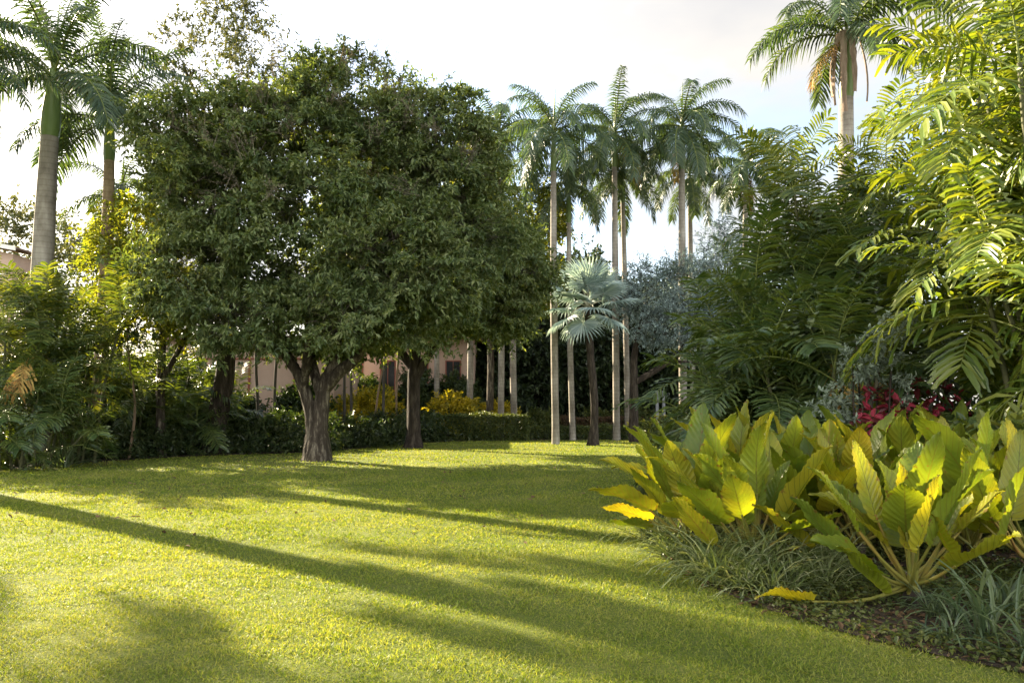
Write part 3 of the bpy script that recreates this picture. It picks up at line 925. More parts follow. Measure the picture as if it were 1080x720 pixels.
def rp(label, px_top, py_top, Y, px_base, r, shaft, n, sc, seed, fset, **kw):
    p = at(px_top, py_top, Y)
    bx = gx(px_base, Y)
    return royal_palm(label, (bx, Y, 0), (p.x - bx, 0, p.z), r, shaft, n, sc, seed, fset, **kw)


# left foreground pair + the young one behind
rp('royal palm with thick smooth pale grey trunk above the left shrubbery', 57, 78, 23, 42, 0.30, 1.9, 16, 1.15, 1, ROYAL_B, frondset=ROYAL_UP)
rp('royal palm with slender tan brown trunk at left, beside the pale grey one', 116, 122, 25.5, 101, 0.20, 1.5, 17, 1.1, 2, ROYAL, frondset=ROYAL_UP, bark='tan_palm_bark')
rp('young palm with low crown half hidden behind the tan trunk', 128, 205, 30, 126, 0.17, 1.1, 12, 0.9, 3, ROYAL)
# the two palms whose shadows cross the lawn from beyond the left edge
rp('royal palm just beyond the left edge, its long trunk shadow crossing the lawn', -72, 42, 19.3, -128, 0.34, 1.5, 26, 0.92, 44, ROYAL, frondset=ROYAL_UP)
rp('royal palm beyond the left edge, shading the near left corner of the lawn', -443, 23, 17.3, -447, 0.25, 1.5, 34, 1.5, 5, ROYAL)
rp('unseen royal palm added beyond the left edge, darkening the near left corner of the lawn', -597, 6, 16.6, -600, 0.25, 1.5, 30, 1.4, 45, ROYAL)  # out of view, added only to thicken the corner shadow
# the group at the back
GRP = 'tall royal palms at the back of the lawn'
rp('royal palm rising behind the yellow green tree, leftmost of the back group', 527, 140, 39.2, 528, 0.149, 1.6, 18, 1.07, 6, ROYAL_B, dead=1, group=GRP)
rp('royal palm with yellow spear, its trunk standing nearest the lawn edge', 584, 138, 34, 586, 0.149, 1.8, 19, 1.04, 7, ROYAL_B, group=GRP)
rp('shorter royal palm just right of the one with the yellow spear', 600, 192, 38, 604, 0.133, 2.0, 17, 0.96, 8, ROYAL, group=GRP)
rp('tall royal palm behind the silver fan palm, left of a shorter twin', 648, 138, 38, 650, 0.157, 1.8, 19, 1.11, 9, ROYAL_B, dead=1, group=GRP)
rp('shorter royal palm twin close behind the tall one above the fan palm', 656, 182, 41, 662, 0.141, 1.6, 17, 1.02, 10, ROYAL, group=GRP)
rp('stoutest tall royal palm of the back group, with full round crown', 719, 132, 38, 720, 0.184, 2.2, 21, 1.14, 11, ROYAL_B, dead=1, group=GRP)
rp('royal palm with low crown peeping from behind the stoutest tall palm', 727, 182, 45, 731, 0.157, 1.6, 17, 1.07, 12, ROYAL, group=GRP)
rp('royal palm behind the dark palm clump, rightmost of the back group', 787, 172, 42, 786, 0.157, 1.6, 18, 1.14, 13, ROYAL_B, dead=1, group=GRP)
rp('pale straight palm trunk between the hedge and low hedge, crown lost in the trees', 543, 268, 40, 543, 0.157, 1.5, 15, 0.96, 14, ROYAL, group=GRP)
rp('pale palm trunk behind the clipped hedge beside the yellow crotons', 494, 290, 41, 494, 0.157, 1.4, 15, 0.90, 15, ROYAL, group=GRP)
rp('grey palm trunk nearest the pink building, behind the yellow crotons', 462, 300, 43, 461, 0.141, 1.4, 15, 0.90, 16, ROYAL, group=GRP)

# big palm at top right with its skirt of dry sheaths
def right_palm():
    p = at(893, 40, 24)
    bx = gx(897, 24)
    t = royal_palm('large palm at top right with shaggy dry brown sheaths below its crown', (bx, 24, 0), (p.x - bx, 0, p.z), 0.26, 1.9, 0, 1.25, 21, ROYAL_B, spear=False)
    t.name = 'feather_palm'
    top = (p.x - bx, 0, p.z)
    for az, idx, sc in ((0.25, 1, 1.55), (3.0, 3, 1.15), (2.7, 4, 1.0), (-0.25, 5, 1.15), (0.9, 0, 1.3), (2.1, 1, 1.3), (-1.2, 2, 1.2), (-2.0, 3, 1.1), (1.5, 4, 1.1), (-0.7, 2, 1.25), (3.6, 2, 1.05), (-1.6, 5, 1.0), (0.5, 3, 1.1)):
        place_frond(t, (ROYAL_B if idx % 2 else ROYAL)[idx], top, az, sc)
    for az, sc in ((-2.9, 0.85),):
        place_frond(t, ROYAL_DEAD[0], top, az, sc, label='dry yellowed frond')
    rng = np.random.default_rng(5)
    for az, r0, ln in ((3.4, 0.3, 2.3), (2.7, 0.26, 1.9), (-0.4, 0.3, 2.2), (-1.6, 0.3, 2.0), (4.1, 0.36, 2.6)):
        mb = MB()
        k = 9
        z = np.linspace(0, 1, k)
        rad = r0 + 0.22 * np.sin(z * 2.2)
        w = 0.10 * (1 - 0.6 * z) + rng.uniform(0, .05, k)
        c, s = math.cos(az), math.sin(az)
        pts = np.stack([top[0] + c * rad, s * rad, top[2] + 0.1 - z * ln], -1)
        sv = np.array([-s, c, 0])
        cu = np.array([c, s, 0]) * 0.05
        Vv = np.concatenate([pts - sv * w[:, None], pts + cu, pts + sv * w[:, None]])
        a = np.arange(k - 1)
        mb.add(Vv, np.concatenate([np.stack([a, a + 1, a + 1 + k, a + k], -1), np.stack([a + k, a + 1 + k, a + 1 + 2 * k, a + 2 * k], -1)]), 0, True)
        mb.build('dry_sheath', M['fibre'], t)
    return t


right_palm()

# clumping feather palms (broad, blunt leaflets)
F_ANG = [(82, 40), (66, 8), (50, -15), (34, -30), (16, -45), (0, -60), (-18, -70)]


def feather_set(mat, Lr, pairs, ll, lw, seed, droop=0.35):
    return [frond_mesh('frond', [M[mat], M['rachis']], Lr, a, b, pairs, ll, lw, 0.16, (0.34, 0.2), 0.36, droop, True, seed + i, 0.016, 1.3, 0.15 * (-1) ** i, 0.62, True, 0.16) for i, (a, b) in enumerate(F_ANG)]


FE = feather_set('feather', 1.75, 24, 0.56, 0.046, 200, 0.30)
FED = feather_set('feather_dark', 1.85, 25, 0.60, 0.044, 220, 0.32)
FEG = feather_set('gold_feather', 1.85, 22, 0.60, 0.052, 240, 0.42)
FDEAD = frond_mesh('frond', [M['dead'], M['dead']], 1.2, -40, -85, 11, 0.4, 0.06, 0.2, (0.3, 0.1), 0.5, 0.8, True, 260, 0.012)


def clump(label, base, stems, fset, seed, group=None, per=6, sc=1.0, low=0, dead=(), name='palm_clump', tint=None):
    """stems: (dx, dy, height, lean_x, lean_y)"""
    rr = random.Random(seed)
    t = thing(name, label, 'palm', base, group)
    for dx, dy, h, lx, ly in stems:
        mb = MB()
        P = curve_pts([(dx, dy, -0.05), (dx + lx * .3, dy + ly * .3, h * .5), (dx + lx, dy + ly, h)], 10)
        tube(mb, P, np.linspace(0.05, 0.03, 10) * sc, 7, 0)
        mb.build('stem', M['stem'], t)
        az = rr.uniform(0, 6.28)
        for k in range(per):
            f = k / max(1, per - 1)
            az += 2.39996 + rr.uniform(-.35, .35)
            idx = min(len(fset) - 1, int(f * (len(fset) - 0.01)))
            fs = fset
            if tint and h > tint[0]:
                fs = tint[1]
            place_frond(t, fs[idx], (dx + lx, dy + ly, h - 0.35 * f), az, sc * rr.uniform(0.8, 1.1), rr.uniform(-.25, .25))
    for dx, dy, z, az in dead:
        place_frond(t, FDEAD, (dx, dy, z), az, 1.0, label='dry orange frond')
    return t


def ring(rr, n, r, h0, h1, lean=0.5):
    out = []
    for i in range(n):
        a = 6.283 * i / n + rr.uniform(-.4, .4)
        q = r * rr.uniform(0.3, 1.0)
        out.append((q * math.cos(a), q * math.sin(a), rr.uniform(h0, h1), lean * math.cos(a) * rr.uniform(.4, 1.2), lean * math.sin(a) * rr.uniform(.4, 1.2)))
    return out


R = random.Random(99)
# left shrubbery of feather palms
clump('feather palm clump at the left edge with sunlit upper fronds', (gx(8, 21.6), 21.6, 0), ring(R, 8, 0.8, 2.8, 4.6), FE, 1, per=8, sc=0.95)
clump('feather palm clump right of the pale grey royal palm trunk', (gx(78, 22.6), 22.6, 0), ring(R, 8, 0.8, 2.4, 4.1), FE, 2, per=8, sc=0.95)
clump('low feather palm clump at the lawn edge with a dry orange frond', (gx(40, 20.9), 20.9, 0), ring(R, 8, 0.7, 0.7, 2.3), FED, 3, per=7, sc=0.8, dead=((0.05, -0.5, 2.9, -1.4), (0.12, -0.45, 2.85, -1.9)))
clump('low dark feather palm clump below the leftmost feather palms', (gx(2, 20.2), 20.2, 0), ring(R, 7, 0.7, 0.5, 1.9), FED, 4, per=7, sc=0.8)
clump('dark feather palms standing in shade behind the thin pale sapling', (gx(140, 26.6), 26.6, 0), ring(R, 9, 1.6, 1.0, 3.2), FED, 5, per=7, sc=0.95)
clump('dark feather palms in deep shade left of the leaning trunk', (gx(196, 27.8), 27.8, 0), ring(R, 8, 1.2, 0.8, 2.8), FED, 6, per=7, sc=0.9)
# right: the tall dark clump and its companions
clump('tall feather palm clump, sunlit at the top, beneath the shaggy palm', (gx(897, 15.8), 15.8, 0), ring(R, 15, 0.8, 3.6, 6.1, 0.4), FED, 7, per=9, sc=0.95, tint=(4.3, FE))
clump('dark feather palm clump leaning towards the silvery blue tree', (gx(838, 14.8), 14.8, 0), ring(R, 13, 0.9, 2.0, 3.9, 0.5), FED, 8, per=8)
clump('dark feather palm clump behind the grey green shrub', (gx(950, 15.0), 15.0, 0), ring(R, 11, 1.0, 2.2, 4.4, 0.7), FED, 9, per=8)
clump('low dark feather palm clump with a dry orange frond, in shade', (gx(860, 13.6), 13.6, 0), ring(R, 10, 1.0, 0.8, 2.2, 0.5), FED, 10, per=8, sc=0.95, dead=((0.45, -0.5, 2.75, -1.5), (0.38, -0.5, 2.7, -2.1)))
clump('lowest dark feather palm clump beside the rounded green shrub', (gx(812, 14.2), 14.2, 0), ring(R, 9, 0.8, 0.6, 2.0, 0.4), FED, 11, per=8, sc=0.95)
# far right: golden palms close by
clump('golden green palm at the right edge with drooping broad leaflets', (gx(1135, 10.2), 10.2, 0), ring(R, 17, 0.8, 1.4, 6.2, 0.55), FEG, 12, per=9, name='golden_palm')
clump('golden green palm behind, beside the tall dark clump', (gx(1092, 11.8), 11.8, 0), ring(R, 9, 0.6, 3.0, 6.0, 0.5), FEG, 13, per=8, name='golden_palm')
clump('low golden palm at the foot of the right edge palm', (gx(1135, 10.6), 10.6, 0), ring(R, 7, 0.4, 0.8, 2.2, 0.3), FEG, 14, per=8, sc=0.7, name='golden_palm')


# silver fan palm
def fan_mesh(name, mats, rad, stalk, seed, bend):
    rng = np.random.default_rng(seed)
    mb = MB()
    P = curve_pts([(0, 0, 0), (stalk * .5, 0, 0.06), (stalk, 0, -0.02 - bend * .2)], 8)
    tube(mb, P, np.linspace(0.03, 0.02, 8), 6, 1)
    c = P[-1]
    n = 30
    ang = np.linspace(-2.55, 2.55, n + 1)
    for i in range(n):
        a0, a1 = ang[i], ang[i + 1]
        am = (a0 + a1) / 2
        r = rad * (0.78 + 0.22 * math.cos(am * 0.62)) * rng.uniform(0.93, 1.05)

        def q(a, rr_, z):
            x, y = math.cos(a) * rr_, math.sin(a) * rr_
            sag = -bend * (rr_ / rad) ** 2 * 0.35 * rad - 0.10 * abs(y)
            return (c[0] + x, c[1] + y, c[2] + sag + z + 0.18 * (1 - math.cos(am)) * rr_ * .6)
        z = 0.035
        V = [q(am, 0.02, 0), q(a0, r * .5, -z), q(am, r * .55, z), q(a1, r * .5, -z), q(am - 0.03, r * .8, -z * .5), q(am + 0.03, r * .8, -z * .5), q(am + rng.normal() * .02, r, -0.06 - rng.uniform(0, .1))]
        mb.add(V, [(0, 1, 2), (0, 2, 3), (1, 4, 2), (2, 5, 3), (2, 4, 6), (2, 6, 5)], 0)
    return mb.mesh(name, mats)


def bismarck():
    t = thing('silver_fan_palm', 'silver blue fan palm with dark slender trunk at the back of the lawn', 'palm tree', (gx(625, 33), 33, 0))
    top = at(620, 326, 33)
    h, dx = top.z, top.x - gx(625, 33)
    mb = MB()
    P = curve_pts([(0, 0, -0.05), (0.08, 0, h * .3), (dx * .4, 0, h * .65), (dx, 0, h)], 16)
    r = np.full(16, 0.155)
    r[0], r[1], r[2] = 0.30, 0.21, 0.17
    tube(mb, P, r, 12, 0, True, 0.05)
    mb.build('trunk', M['dark_bark'], t)
    fans = [fan_mesh('fan_leaf', [M['bismarck'], M['silver_stalk']], 1.12, 1.05, 300 + i, b) for i, b in enumerate((0.2, 0.45, 0.8))]
    rr = random.Random(4)
    az = 0.3
    for k in range(20):
        f = k / 19
        el = math.radians(82 - 112 * f + rr.uniform(-6, 6))
        az += 2.39996
        o = link('fan_leaf', fans[min(2, int(f * 3))], t, (dx, 0, h + 0.25 - 0.2 * f))
        o.rotation_euler = (Matrix.Rotation(az, 3, 'Z') @ Matrix.Rotation(-el, 3, 'Y') @ Matrix.Rotation(rr.uniform(-.3, .3), 3, 'X')).to_euler()
        s = rr.uniform(0.88, 1.1)
        o.scale = (s, s, s)


bismarck()


# ------------------------------------------------------------------ shrubs and hedges
def shrub(name, label, base, lobes, leaf, n_clump, twigs, per, leafL, leafW, clumpR, seed, group=None, cat='shrub', six=True, droop=0.15, shell=(0.5, 1.0), up=0.3, stems=5, bark='dark_bark'):
    t = thing(name, label, cat, base, group)
    rng = np.random.default_rng(seed)
    mb = MB()
    for i in range(stems):
        l = lobes[i % len(lobes)]
        e = np.array(l[:3]) + rng.normal(size=3) * np.array(l[3:6]) * 0.4
        tube(mb, curve_pts([(rng.normal() * .08, rng.normal() * .08, -0.03), tuple(e * 0.5 + rng.normal(size=3) * .05), tuple(e)], 7), np.linspace(0.03, 0.008, 7), 5)
    mb.build('stem', M[bark], t)
    c = MB()
    crown(c, rng, lobes, n_clump, twigs, per, leafL, leafW, clumpR, droop, shell, 0.03, six, 0, None, 0.7, up)
    c.build('foliage', M[leaf], t)
    return t


def hedge(name, label, x0, x1, y0, y1, h, leaf, dens, seed, skew=0.0):
    t = thing(name, label, 'hedge', ((x0 + x1) / 2, (y0 + y1) / 2, 0))
    rng = np.random.default_rng(seed)
    lx, ly = x1 - x0, y1 - y0
    areas = np.array([lx * ly, lx * h, lx * h, ly * h, ly * h])
    n = int(dens * areas.sum())
    f = rng.choice(5, n, p=areas / areas.sum())
    u, v = rng.uniform(-.5, .5, n), rng.uniform(0, 1, n)
    P = np.zeros((n, 3))
    N = np.zeros((n, 3))
    for k in range(5):
        q = f == k
        if k == 0:
            P[q] = np.stack([u[q] * lx, (v[q] - .5) * ly, np.full(q.sum(), h)], -1)
            N[q] = (0, 0, 1)
        elif k < 3:
            s = -1 if k == 1 else 1
            P[q] = np.stack([u[q] * lx, np.full(q.sum(), s * ly / 2), v[q] * h], -1)
            N[q] = (0, s, 0)
        else:
            s = -1 if k == 3 else 1
            P[q] = np.stack([np.full(q.sum(), s * lx / 2), u[q] * ly, v[q] * h], -1)
            N[q] = (s, 0, 0)
    wob = 0.05 * np.sin(P[:, 0:1] * 2.3 + 1) + 0.04 * np.sin(P[:, 0:1] * 5.1)
    P += N * (rng.normal(size=(n, 1)) * 0.05 + wob - 0.03)
    P[:, 1] += skew * P[:, 0]
    P[:, 2] = np.maximum(P[:, 2], 0.02)
    D = nrm(N * 0.7 + rng.normal(size=(n, 3)) * 0.7 + np.array([0, 0, 0.35]))
    Nl = nrm(np.array([0, 0, 0.8]) + N * 0.7 + rng.normal(size=(n, 3)) * 0.5)
    mb = MB()
    s = rng.uniform(0.7, 1.3, n)
    leaf_six(mb, P, D, Nl, 0.085 * s, 0.05 * s)
    mb.build('foliage', M[leaf], t)
    # woody core
    mb = MB()
    for i in range(int(lx / 0.35)):
        x = -lx / 2 + 0.2 + i * 0.35 + rng.normal() * .05
        y = rng.normal() * ly * .15 + skew * x
        tube(mb, curve_pts([(x, y, 0), (x + rng.normal() * .08, y, h * .4), (x + rng.normal() * .15, y + rng.normal() * .15, h * .85)], 5), np.linspace(0.025, 0.008, 5), 5)
    mb.build('stem', M['dark_bark'], t)
    # inner leaf mass so the hedge is not hollow
    return t


hedge('clipped_hedge', 'clipped waist high hedge with sunlit top at the back of the lawn', gx(447, 37.6), gx(556, 37.6), 37.3, 38.5, 1.15, 'hedge_leaf', 900, 51)
hedge('low_hedge', 'knee high clipped hedge running between the tall palm trunks', gx(556, 39.5), gx(706, 39.5), 39.2, 40.1, 0.55, 'hedge_leaf', 900, 52)
hedge('bronze_hedge', 'reddish brown low hedge behind the knee high one', gx(575, 42.6), gx(712, 42.6), 42.4, 43.2, 0.95, 'bronze_leaf', 600, 53)

# dark shrubs along the left planting bed
left_shrubs = [(112, 25.0, 1.0, 0.9, 'right of the low feather palms'), (160, 26.2, 0.9, 0.8, 'just right of the thin pale sapling'), (205, 27.2, 1.2, 1.0, 'below the bright yellow green tree'),
               (246, 28.2, 1.3, 1.1, 'at the foot of the leaning trunk'), (288, 28.6, 1.3, 1.1, 'in front of the pink wall'), (330, 29.6, 1.3, 1.1, 'behind the forked trunk'),
               (372, 31.6, 1.25, 1.1, 'between the forked trunk and the dark trunk'), (408, 33.6, 1.3, 1.1, 'left of the dark straight trunk'), (442, 36.4, 1.3, 1.0, 'at the left end of the clipped hedge')]
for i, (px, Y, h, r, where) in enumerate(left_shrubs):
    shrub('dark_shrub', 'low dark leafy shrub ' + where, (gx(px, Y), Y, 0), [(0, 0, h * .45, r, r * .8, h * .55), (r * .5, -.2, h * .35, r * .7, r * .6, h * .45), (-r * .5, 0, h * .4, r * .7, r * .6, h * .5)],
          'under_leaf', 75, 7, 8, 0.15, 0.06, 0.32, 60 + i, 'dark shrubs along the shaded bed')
# taller shade filling between the wall and the trees
for i, (px, Y, h, r, where) in enumerate([(118, 30, 3.6, 1.7, 'behind the tan palm trunk'), (172, 31.5, 3.4, 1.6, 'left of the pink wall'), (66, 29, 3.2, 1.7, 'behind the pale grey palm trunk'), (0, 29, 3.2, 1.8, 'at the far left edge'),
                                          (146, 29.0, 3.3, 1.5, 'right of the tan palm trunk'), (196, 30.2, 3.2, 1.4, 'left of the leaning trunk'), (92, 26.5, 3.0, 1.3, 'between the two left palm trunks'), (36, 25.5, 3.0, 1.4, 'behind the feather palms at far left'),
                                          (384, 43.5, 3.0, 1.2, 'before the left part of the building behind the crotons'), (440, 44, 3.4, 1.3, 'before the middle part of the building behind the crotons'), (484, 44.3, 3.2, 1.1, 'before the right end of the building behind the crotons'),
                                          (318, 33.5, 2.2, 0.9, 'against the right part of the pink wall'), (250, 33, 1.9, 0.8, 'against the middle of the pink wall')]):
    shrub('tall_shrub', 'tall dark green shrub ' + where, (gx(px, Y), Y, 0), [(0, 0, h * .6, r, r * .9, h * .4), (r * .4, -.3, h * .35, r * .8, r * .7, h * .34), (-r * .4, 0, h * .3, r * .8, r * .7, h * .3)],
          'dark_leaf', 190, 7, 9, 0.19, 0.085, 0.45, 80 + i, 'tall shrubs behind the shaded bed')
# yellow crotons
for i, (px, Y, h, r, where) in enumerate([(368, 37, 2.1, 0.95, 'between the leaning stakes'), (398, 37.5, 2.3, 1.0, 'left of the dark straight trunk'), (477, 40.5, 2.3, 1.0, 'above the left end of the clipped hedge'),
                                          (509, 40.5, 1.9, 1.0, 'right of the pale palm trunk, above the clipped hedge'), (532, 41.5, 1.6, 0.7, 'small, in front of the white palm trunk')]):
    shrub('croton_shrub', 'bright yellow croton shrub ' + where, (gx(px, Y), Y, 0), [(0, 0, h * .6, r, r * .9, h * .4), (r * .5, -.3, h * .4, r * .7, r * .7, h * .38), (-r * .5, 0, h * .4, r * .7, r * .7, h * .35)],
          'croton', 75, 7, 8, 0.2, 0.075, 0.36, 100 + i, 'yellow croton shrubs')
shrub('green_shrub', 'rounded glossy green shrub beside the two grey posts', (gx(724, 25), 25, 0), [(0, 0, 0.75, 0.75, 0.75, 0.7), (0.5, 0, 0.6, 0.6, 0.6, 0.55), (-0.45, -0.1, 0.55, 0.5, 0.5, 0.5)], 'broad_leaf', 90, 7, 9, 0.11, 0.055, 0.28, 121)
for i, (px, Y, h, where) in enumerate([(566, 42, 1.2, 'right of the clipped hedge'), (635, 44.5, 1.3, 'behind the silver fan palm trunk'), (672, 43, 1.4, 'left of the two grey posts'), (690, 36, 1.0, 'at the end of the knee high hedge')]):
    shrub('fern_shrub', 'loose mid green shrub ' + where, (gx(px, Y), Y, 0), [(0, 0, h * .5, 0.9, 0.7, h * .5), (0.6, 0, h * .4, 0.6, 0.6, h * .4)], 'cover_leaf', 50, 6, 8, 0.22, 0.06, 0.4, 130 + i, 'loose shrubs at the back')
# grey green shrub in front of the palm clump
shrub('grey_shrub', 'grey green rosette shrub standing before the dark palm clump', (gx(916, 11.1), 11.1, 0),
      [(0.18, 0, 2.45, 0.42, 0.4, 0.35), (-0.15, 0, 2.05, 0.35, 0.35, 0.3), (0.25, 0, 1.90, 0.4, 0.35, 0.3), (-0.42, 0, 1.65, 0.3, 0.3, 0.35), (0.45, 0.1, 2.70, 0.25, 0.25, 0.2), (0.1, 0, 1.40, 0.4, 0.4, 0.3)],
      'silver_shrub', 52, 6, 9, 0.075, 0.03, 0.12, 141, droop=0.0, shell=(0.3, 1.0), up=0.5, stems=9)
# red leaved plants
for i, (px, Y, h, where) in enumerate([(914, 10.9, 1.74, 'below the grey green shrub, leftmost of three'), (958, 11.2, 1.9, 'between two red neighbours, deepest red'), (990, 11.4, 1.95, 'beside the golden palms, rightmost of three')]):
    shrub('red_leaf_plant', 'red leaved plant ' + where, (gx(px, Y), Y, 0), [(0, 0, h - .12, 0.3, 0.28, 0.14), (0.2, 0, h - .3, 0.25, 0.25, 0.14), (-0.2, -.1, h - .35, 0.22, 0.25, 0.14)], 'red_leaf', 5, 4, 5, 0.15, 0.07, 0.16, 150 + i, 'red leaved plants', cat='plant', up=0.1)
for i, (px, Y, h, where) in enumerate([(1036, 10.8, 1.5, 'right of the red leaved plants'), (1078, 9.2, 1.35, 'at the right edge below the golden palms'), (886, 11.6, 1.2, 'left of the red leaved plants'), (1008, 12.2, 1.6, 'behind the red leaved plants')]):
    shrub('broad_leaf_shrub', 'broad leaved green shrub ' + where, (gx(px, Y), Y, 0), [(0, 0, h * .7, 0.55, 0.5, h * .32), (0.35, 0, h * .55, 0.4, 0.4, h * .3), (-0.35, 0, h * .5, 0.4, 0.4, h * .3)], 'broad_leaf', 48, 5, 6, 0.19, 0.115, 0.22, 160 + i, 'broad leaved shrubs at the right')


# ------------------------------------------------------------------ big-leaved plants of the right bed
def blade_mesh(b, t, width, roll, bow, seed):
    """one big leaf from stalk end b to tip t (local coordinates)"""
    rng = np.random.default_rng(seed)
    b, t = np.array(b, float), np.array(t, float)
    d = t - b
    ln = np.linalg.norm(d)
    d /= ln
    up = np.array([0, 0, 1.0])
    S0 = np.cross(d, up)
    if np.linalg.norm(S0) < 0.15:
        S0 = np.array([1.0, 0, 0])
    S0 = S0 / np.linalg.norm(S0)
    N0 = np.cross(S0, d)
    S = S0 * math.cos(roll) + N0 * math.sin(roll)
    N = np.cross(S, d)
    nv, nu = 54, 10
    v = np.linspace(0, 1, nv)
    u = np.linspace(-1, 1, nu + 1)
    prof = np.clip(1.70 * v ** 0.30 * (1 - v) ** 0.84, 0, 1.0)
    prof[0] = 0.03
    wl = width / 2 * prof
    ph = rng.uniform(0, 6)
    uu, vv = np.meshgrid(u, v)
    au = np.abs(uu)
    w2 = wl[:, None] * (1 + 0.022 * au ** 3 * np.sin(vv * 17 * math.pi + ph) + 0.05 * np.sin(vv * 7 + ph) * np.sign(uu))
    vs = vv - 0.10 * np.clip(1 - vv / 0.3, 0, 1) * au ** 1.5 + 0.05 * au * np.sin(vv * math.pi)
    rip = 0.010 * np.sin(2 * math.pi * (11 * vv - 2.0 * au)) * np.minimum(1, au * 2.5) * (1 - au * .3)
    wave = 0.06 * width * np.sin(vv * 3.5 * math.pi + ph + (uu > 0) * 1.3) * au ** 2
    cup = 0.26 + rng.uniform(-.1, .14)
    z = cup * width * 0.5 * au ** 1.3 * prof[:, None] + rip + wave + bow * ln * np.sin(vv * math.pi) - 0.10 * ln * np.maximum(0, vv - 0.75) ** 2 * 8 * max(0.2, 1 - abs(d[2]))
    lat = rng.normal() * 0.05 * ln * vv ** 2
    P = b + d * (ln * vs)[..., None] + S * (uu * w2 + lat)[..., None] + N * z[..., None]
    V = P.reshape(-1, 3)
    k = nu + 1
    ii = (np.arange(nv - 1)[:, None] * k + np.arange(nu)[None, :])
    Fq = np.stack([ii, ii + 1, ii + k + 1, ii + k], -1).reshape(-1, 4)
    uv = np.stack([(uu + 1) / 2, vv], -1).reshape(-1, 2)
    mb = MB()
    mb.add(V, Fq, 0, True, uv)
    return mb


def big_leaf(t, base, b, tip, width, seed, yellow=False, roll=None, bow=0.05):
    rr = random.Random(seed)
    base, b, tip = np.array(base, float), np.array(b, float), np.array(tip, float)
    roll = rr.uniform(-.6, .6) if roll is None else roll
    mid = (base + b) / 2 + np.array([0, 0, -0.06 * np.linalg.norm(b - base)]) + (b - base) * 0.02
    mb = MB()
    P = curve_pts([base, mid, b], 9)
    tube(mb, P, np.linspace(0.019, 0.010, 9), 7)
    st = mb.build('leaf_stalk', M['philo_stalk'], t)
    bl = blade_mesh(b, tip, width, roll, bow, seed)
    o = bl.build('leaf_blade', M['philo_yellow' if yellow else 'philo'], st)
    if yellow:
        o['label'] = 'yellowing leaf blade'
    return o


def philo(label, base, heroes, n_rand, seed, hmax, spread, wid=0.40, az_rng=(0, 6.283)):
    """heroes: (px_b, py_b, px_t, py_t, depth_b, depth_t, yellow)"""
    rr = random.Random(seed)
    t = thing('big_leaf_plant', label, 'plant', base, 'big leaved plants in the right hand bed')
    B = Vector(base)
    k = 0
    # short stem stump
    mb = MB()
    tube(mb, [(0, 0, -0.03), (0.01, 0, 0.12), (0, 0.01, 0.26)], [0.075, 0.065, 0.04], 9, 0, True, 0.1)
    mb.build('stem', M['dark_bark'], t)
    for (pb, qb, pt_, qt, db, dt, yel) in heroes:
        b, tip = at(pb, qb, db) - B, at(pt_, qt, dt) - B
        ln = (tip - b).length
        k += 1
        big_leaf(t, (rr.uniform(-.05, .05), rr.uniform(-.05, .05), rr.uniform(0.06, 0.2)), b, tip, min(0.43, max(0.25, ln * 0.41)), seed * 100 + k, yel, None, rr.uniform(-.02, .07))
    az = rr.uniform(0, 6.28)
    for i in range(n_rand):
        az += 2.39996
        a = az_rng[0] + (az % 6.283) / 6.283 * (az_rng[1] - az_rng[0])
        f = (i + 0.5) / n_rand
        el = math.radians(80 - 52 * f + rr.uniform(-10, 10))
        ls = hmax * rr.uniform(0.42, 0.58)
        lb = hmax * rr.uniform(0.46, 0.74)
        d = Vector((math.cos(a) * math.cos(el), math.sin(a) * math.cos(el), math.sin(el)))
        b = d * ls + Vector((0, 0, 0.15))
        el2 = el - math.radians(rr.uniform(-6, 22))
        d2 = Vector((math.cos(a) * math.cos(el2), math.sin(a) * math.cos(el2), math.sin(el2)))
        tip = b + d2 * lb * spread
        k += 1
        big_leaf(t, (rr.uniform(-.05, .05), rr.uniform(-.05, .05), 0.15), b, tip, wid * rr.uniform(0.85, 1.1), seed * 100 + 50 + i, rr.random() < 0.07, rr.uniform(-.45, .45), rr.uniform(-.03, .08))
    return t


def gp(px, py):
    d = CAM_Z * F_PX / (py - HOR)
    p = at(px, py, d)
    return (p.x, p.y, 0.01)


philo('big leaved plant nearest the lawn with one leaf lying on the ground', gp(962, 634),
      [(929, 621, 884, 573, 6.3, 6.1, False), (853, 634, 797, 627, 6.45, 6.35, False), (923, 543, 898, 464, 6.5, 6.6, False), (900, 553, 852, 490, 6.4, 6.3, False), (985, 567, 1037, 473, 6.3, 6.2, False),
       (1013, 559, 1061, 512, 6.5, 6.6, True), (959, 571, 949, 486, 6.4, 6.5, False), (880, 571, 838, 522, 6.9, 6.9, False), (968, 575, 990, 500, 6.1, 5.9, False), (1000, 580, 982, 540, 6.4, 6.2, True)],
      12, 1, 1.05, 1.0)
philo('big leaved plant left of the one nearest the lawn', gp(794, 598),
      [(786, 547, 757, 487, 7.8, 7.7, False), (797, 531, 793, 465, 7.9, 8.0, False), (748, 570, 712, 522, 7.7, 7.5, True), (757, 528, 722, 472, 8.2, 8.2, False), (850, 573, 799, 530, 7.6, 7.4, False), (812, 538, 829, 484, 8.0, 8.0, False), (775, 540, 745, 500, 8.4, 8.3, False)],
      14, 2, 1.15, 1.0)
philo('big leaved plant at the left tip of the bed with leaves over the lawn', gp(733, 582),
      [(703, 541, 660, 493, 8.8, 8.5, False), (684, 515, 631, 479, 9.0, 8.8, False), (684, 547, 632, 534, 9.0, 8.8, True), (684, 556, 641, 549, 8.8, 8.6, False), (709, 531, 686, 480, 8.9, 8.8, False), (700, 500, 658, 447, 9.4, 9.3, False), (722, 500, 686, 440, 9.3, 9.3, False)],
      13, 3, 1.2, 1.0)
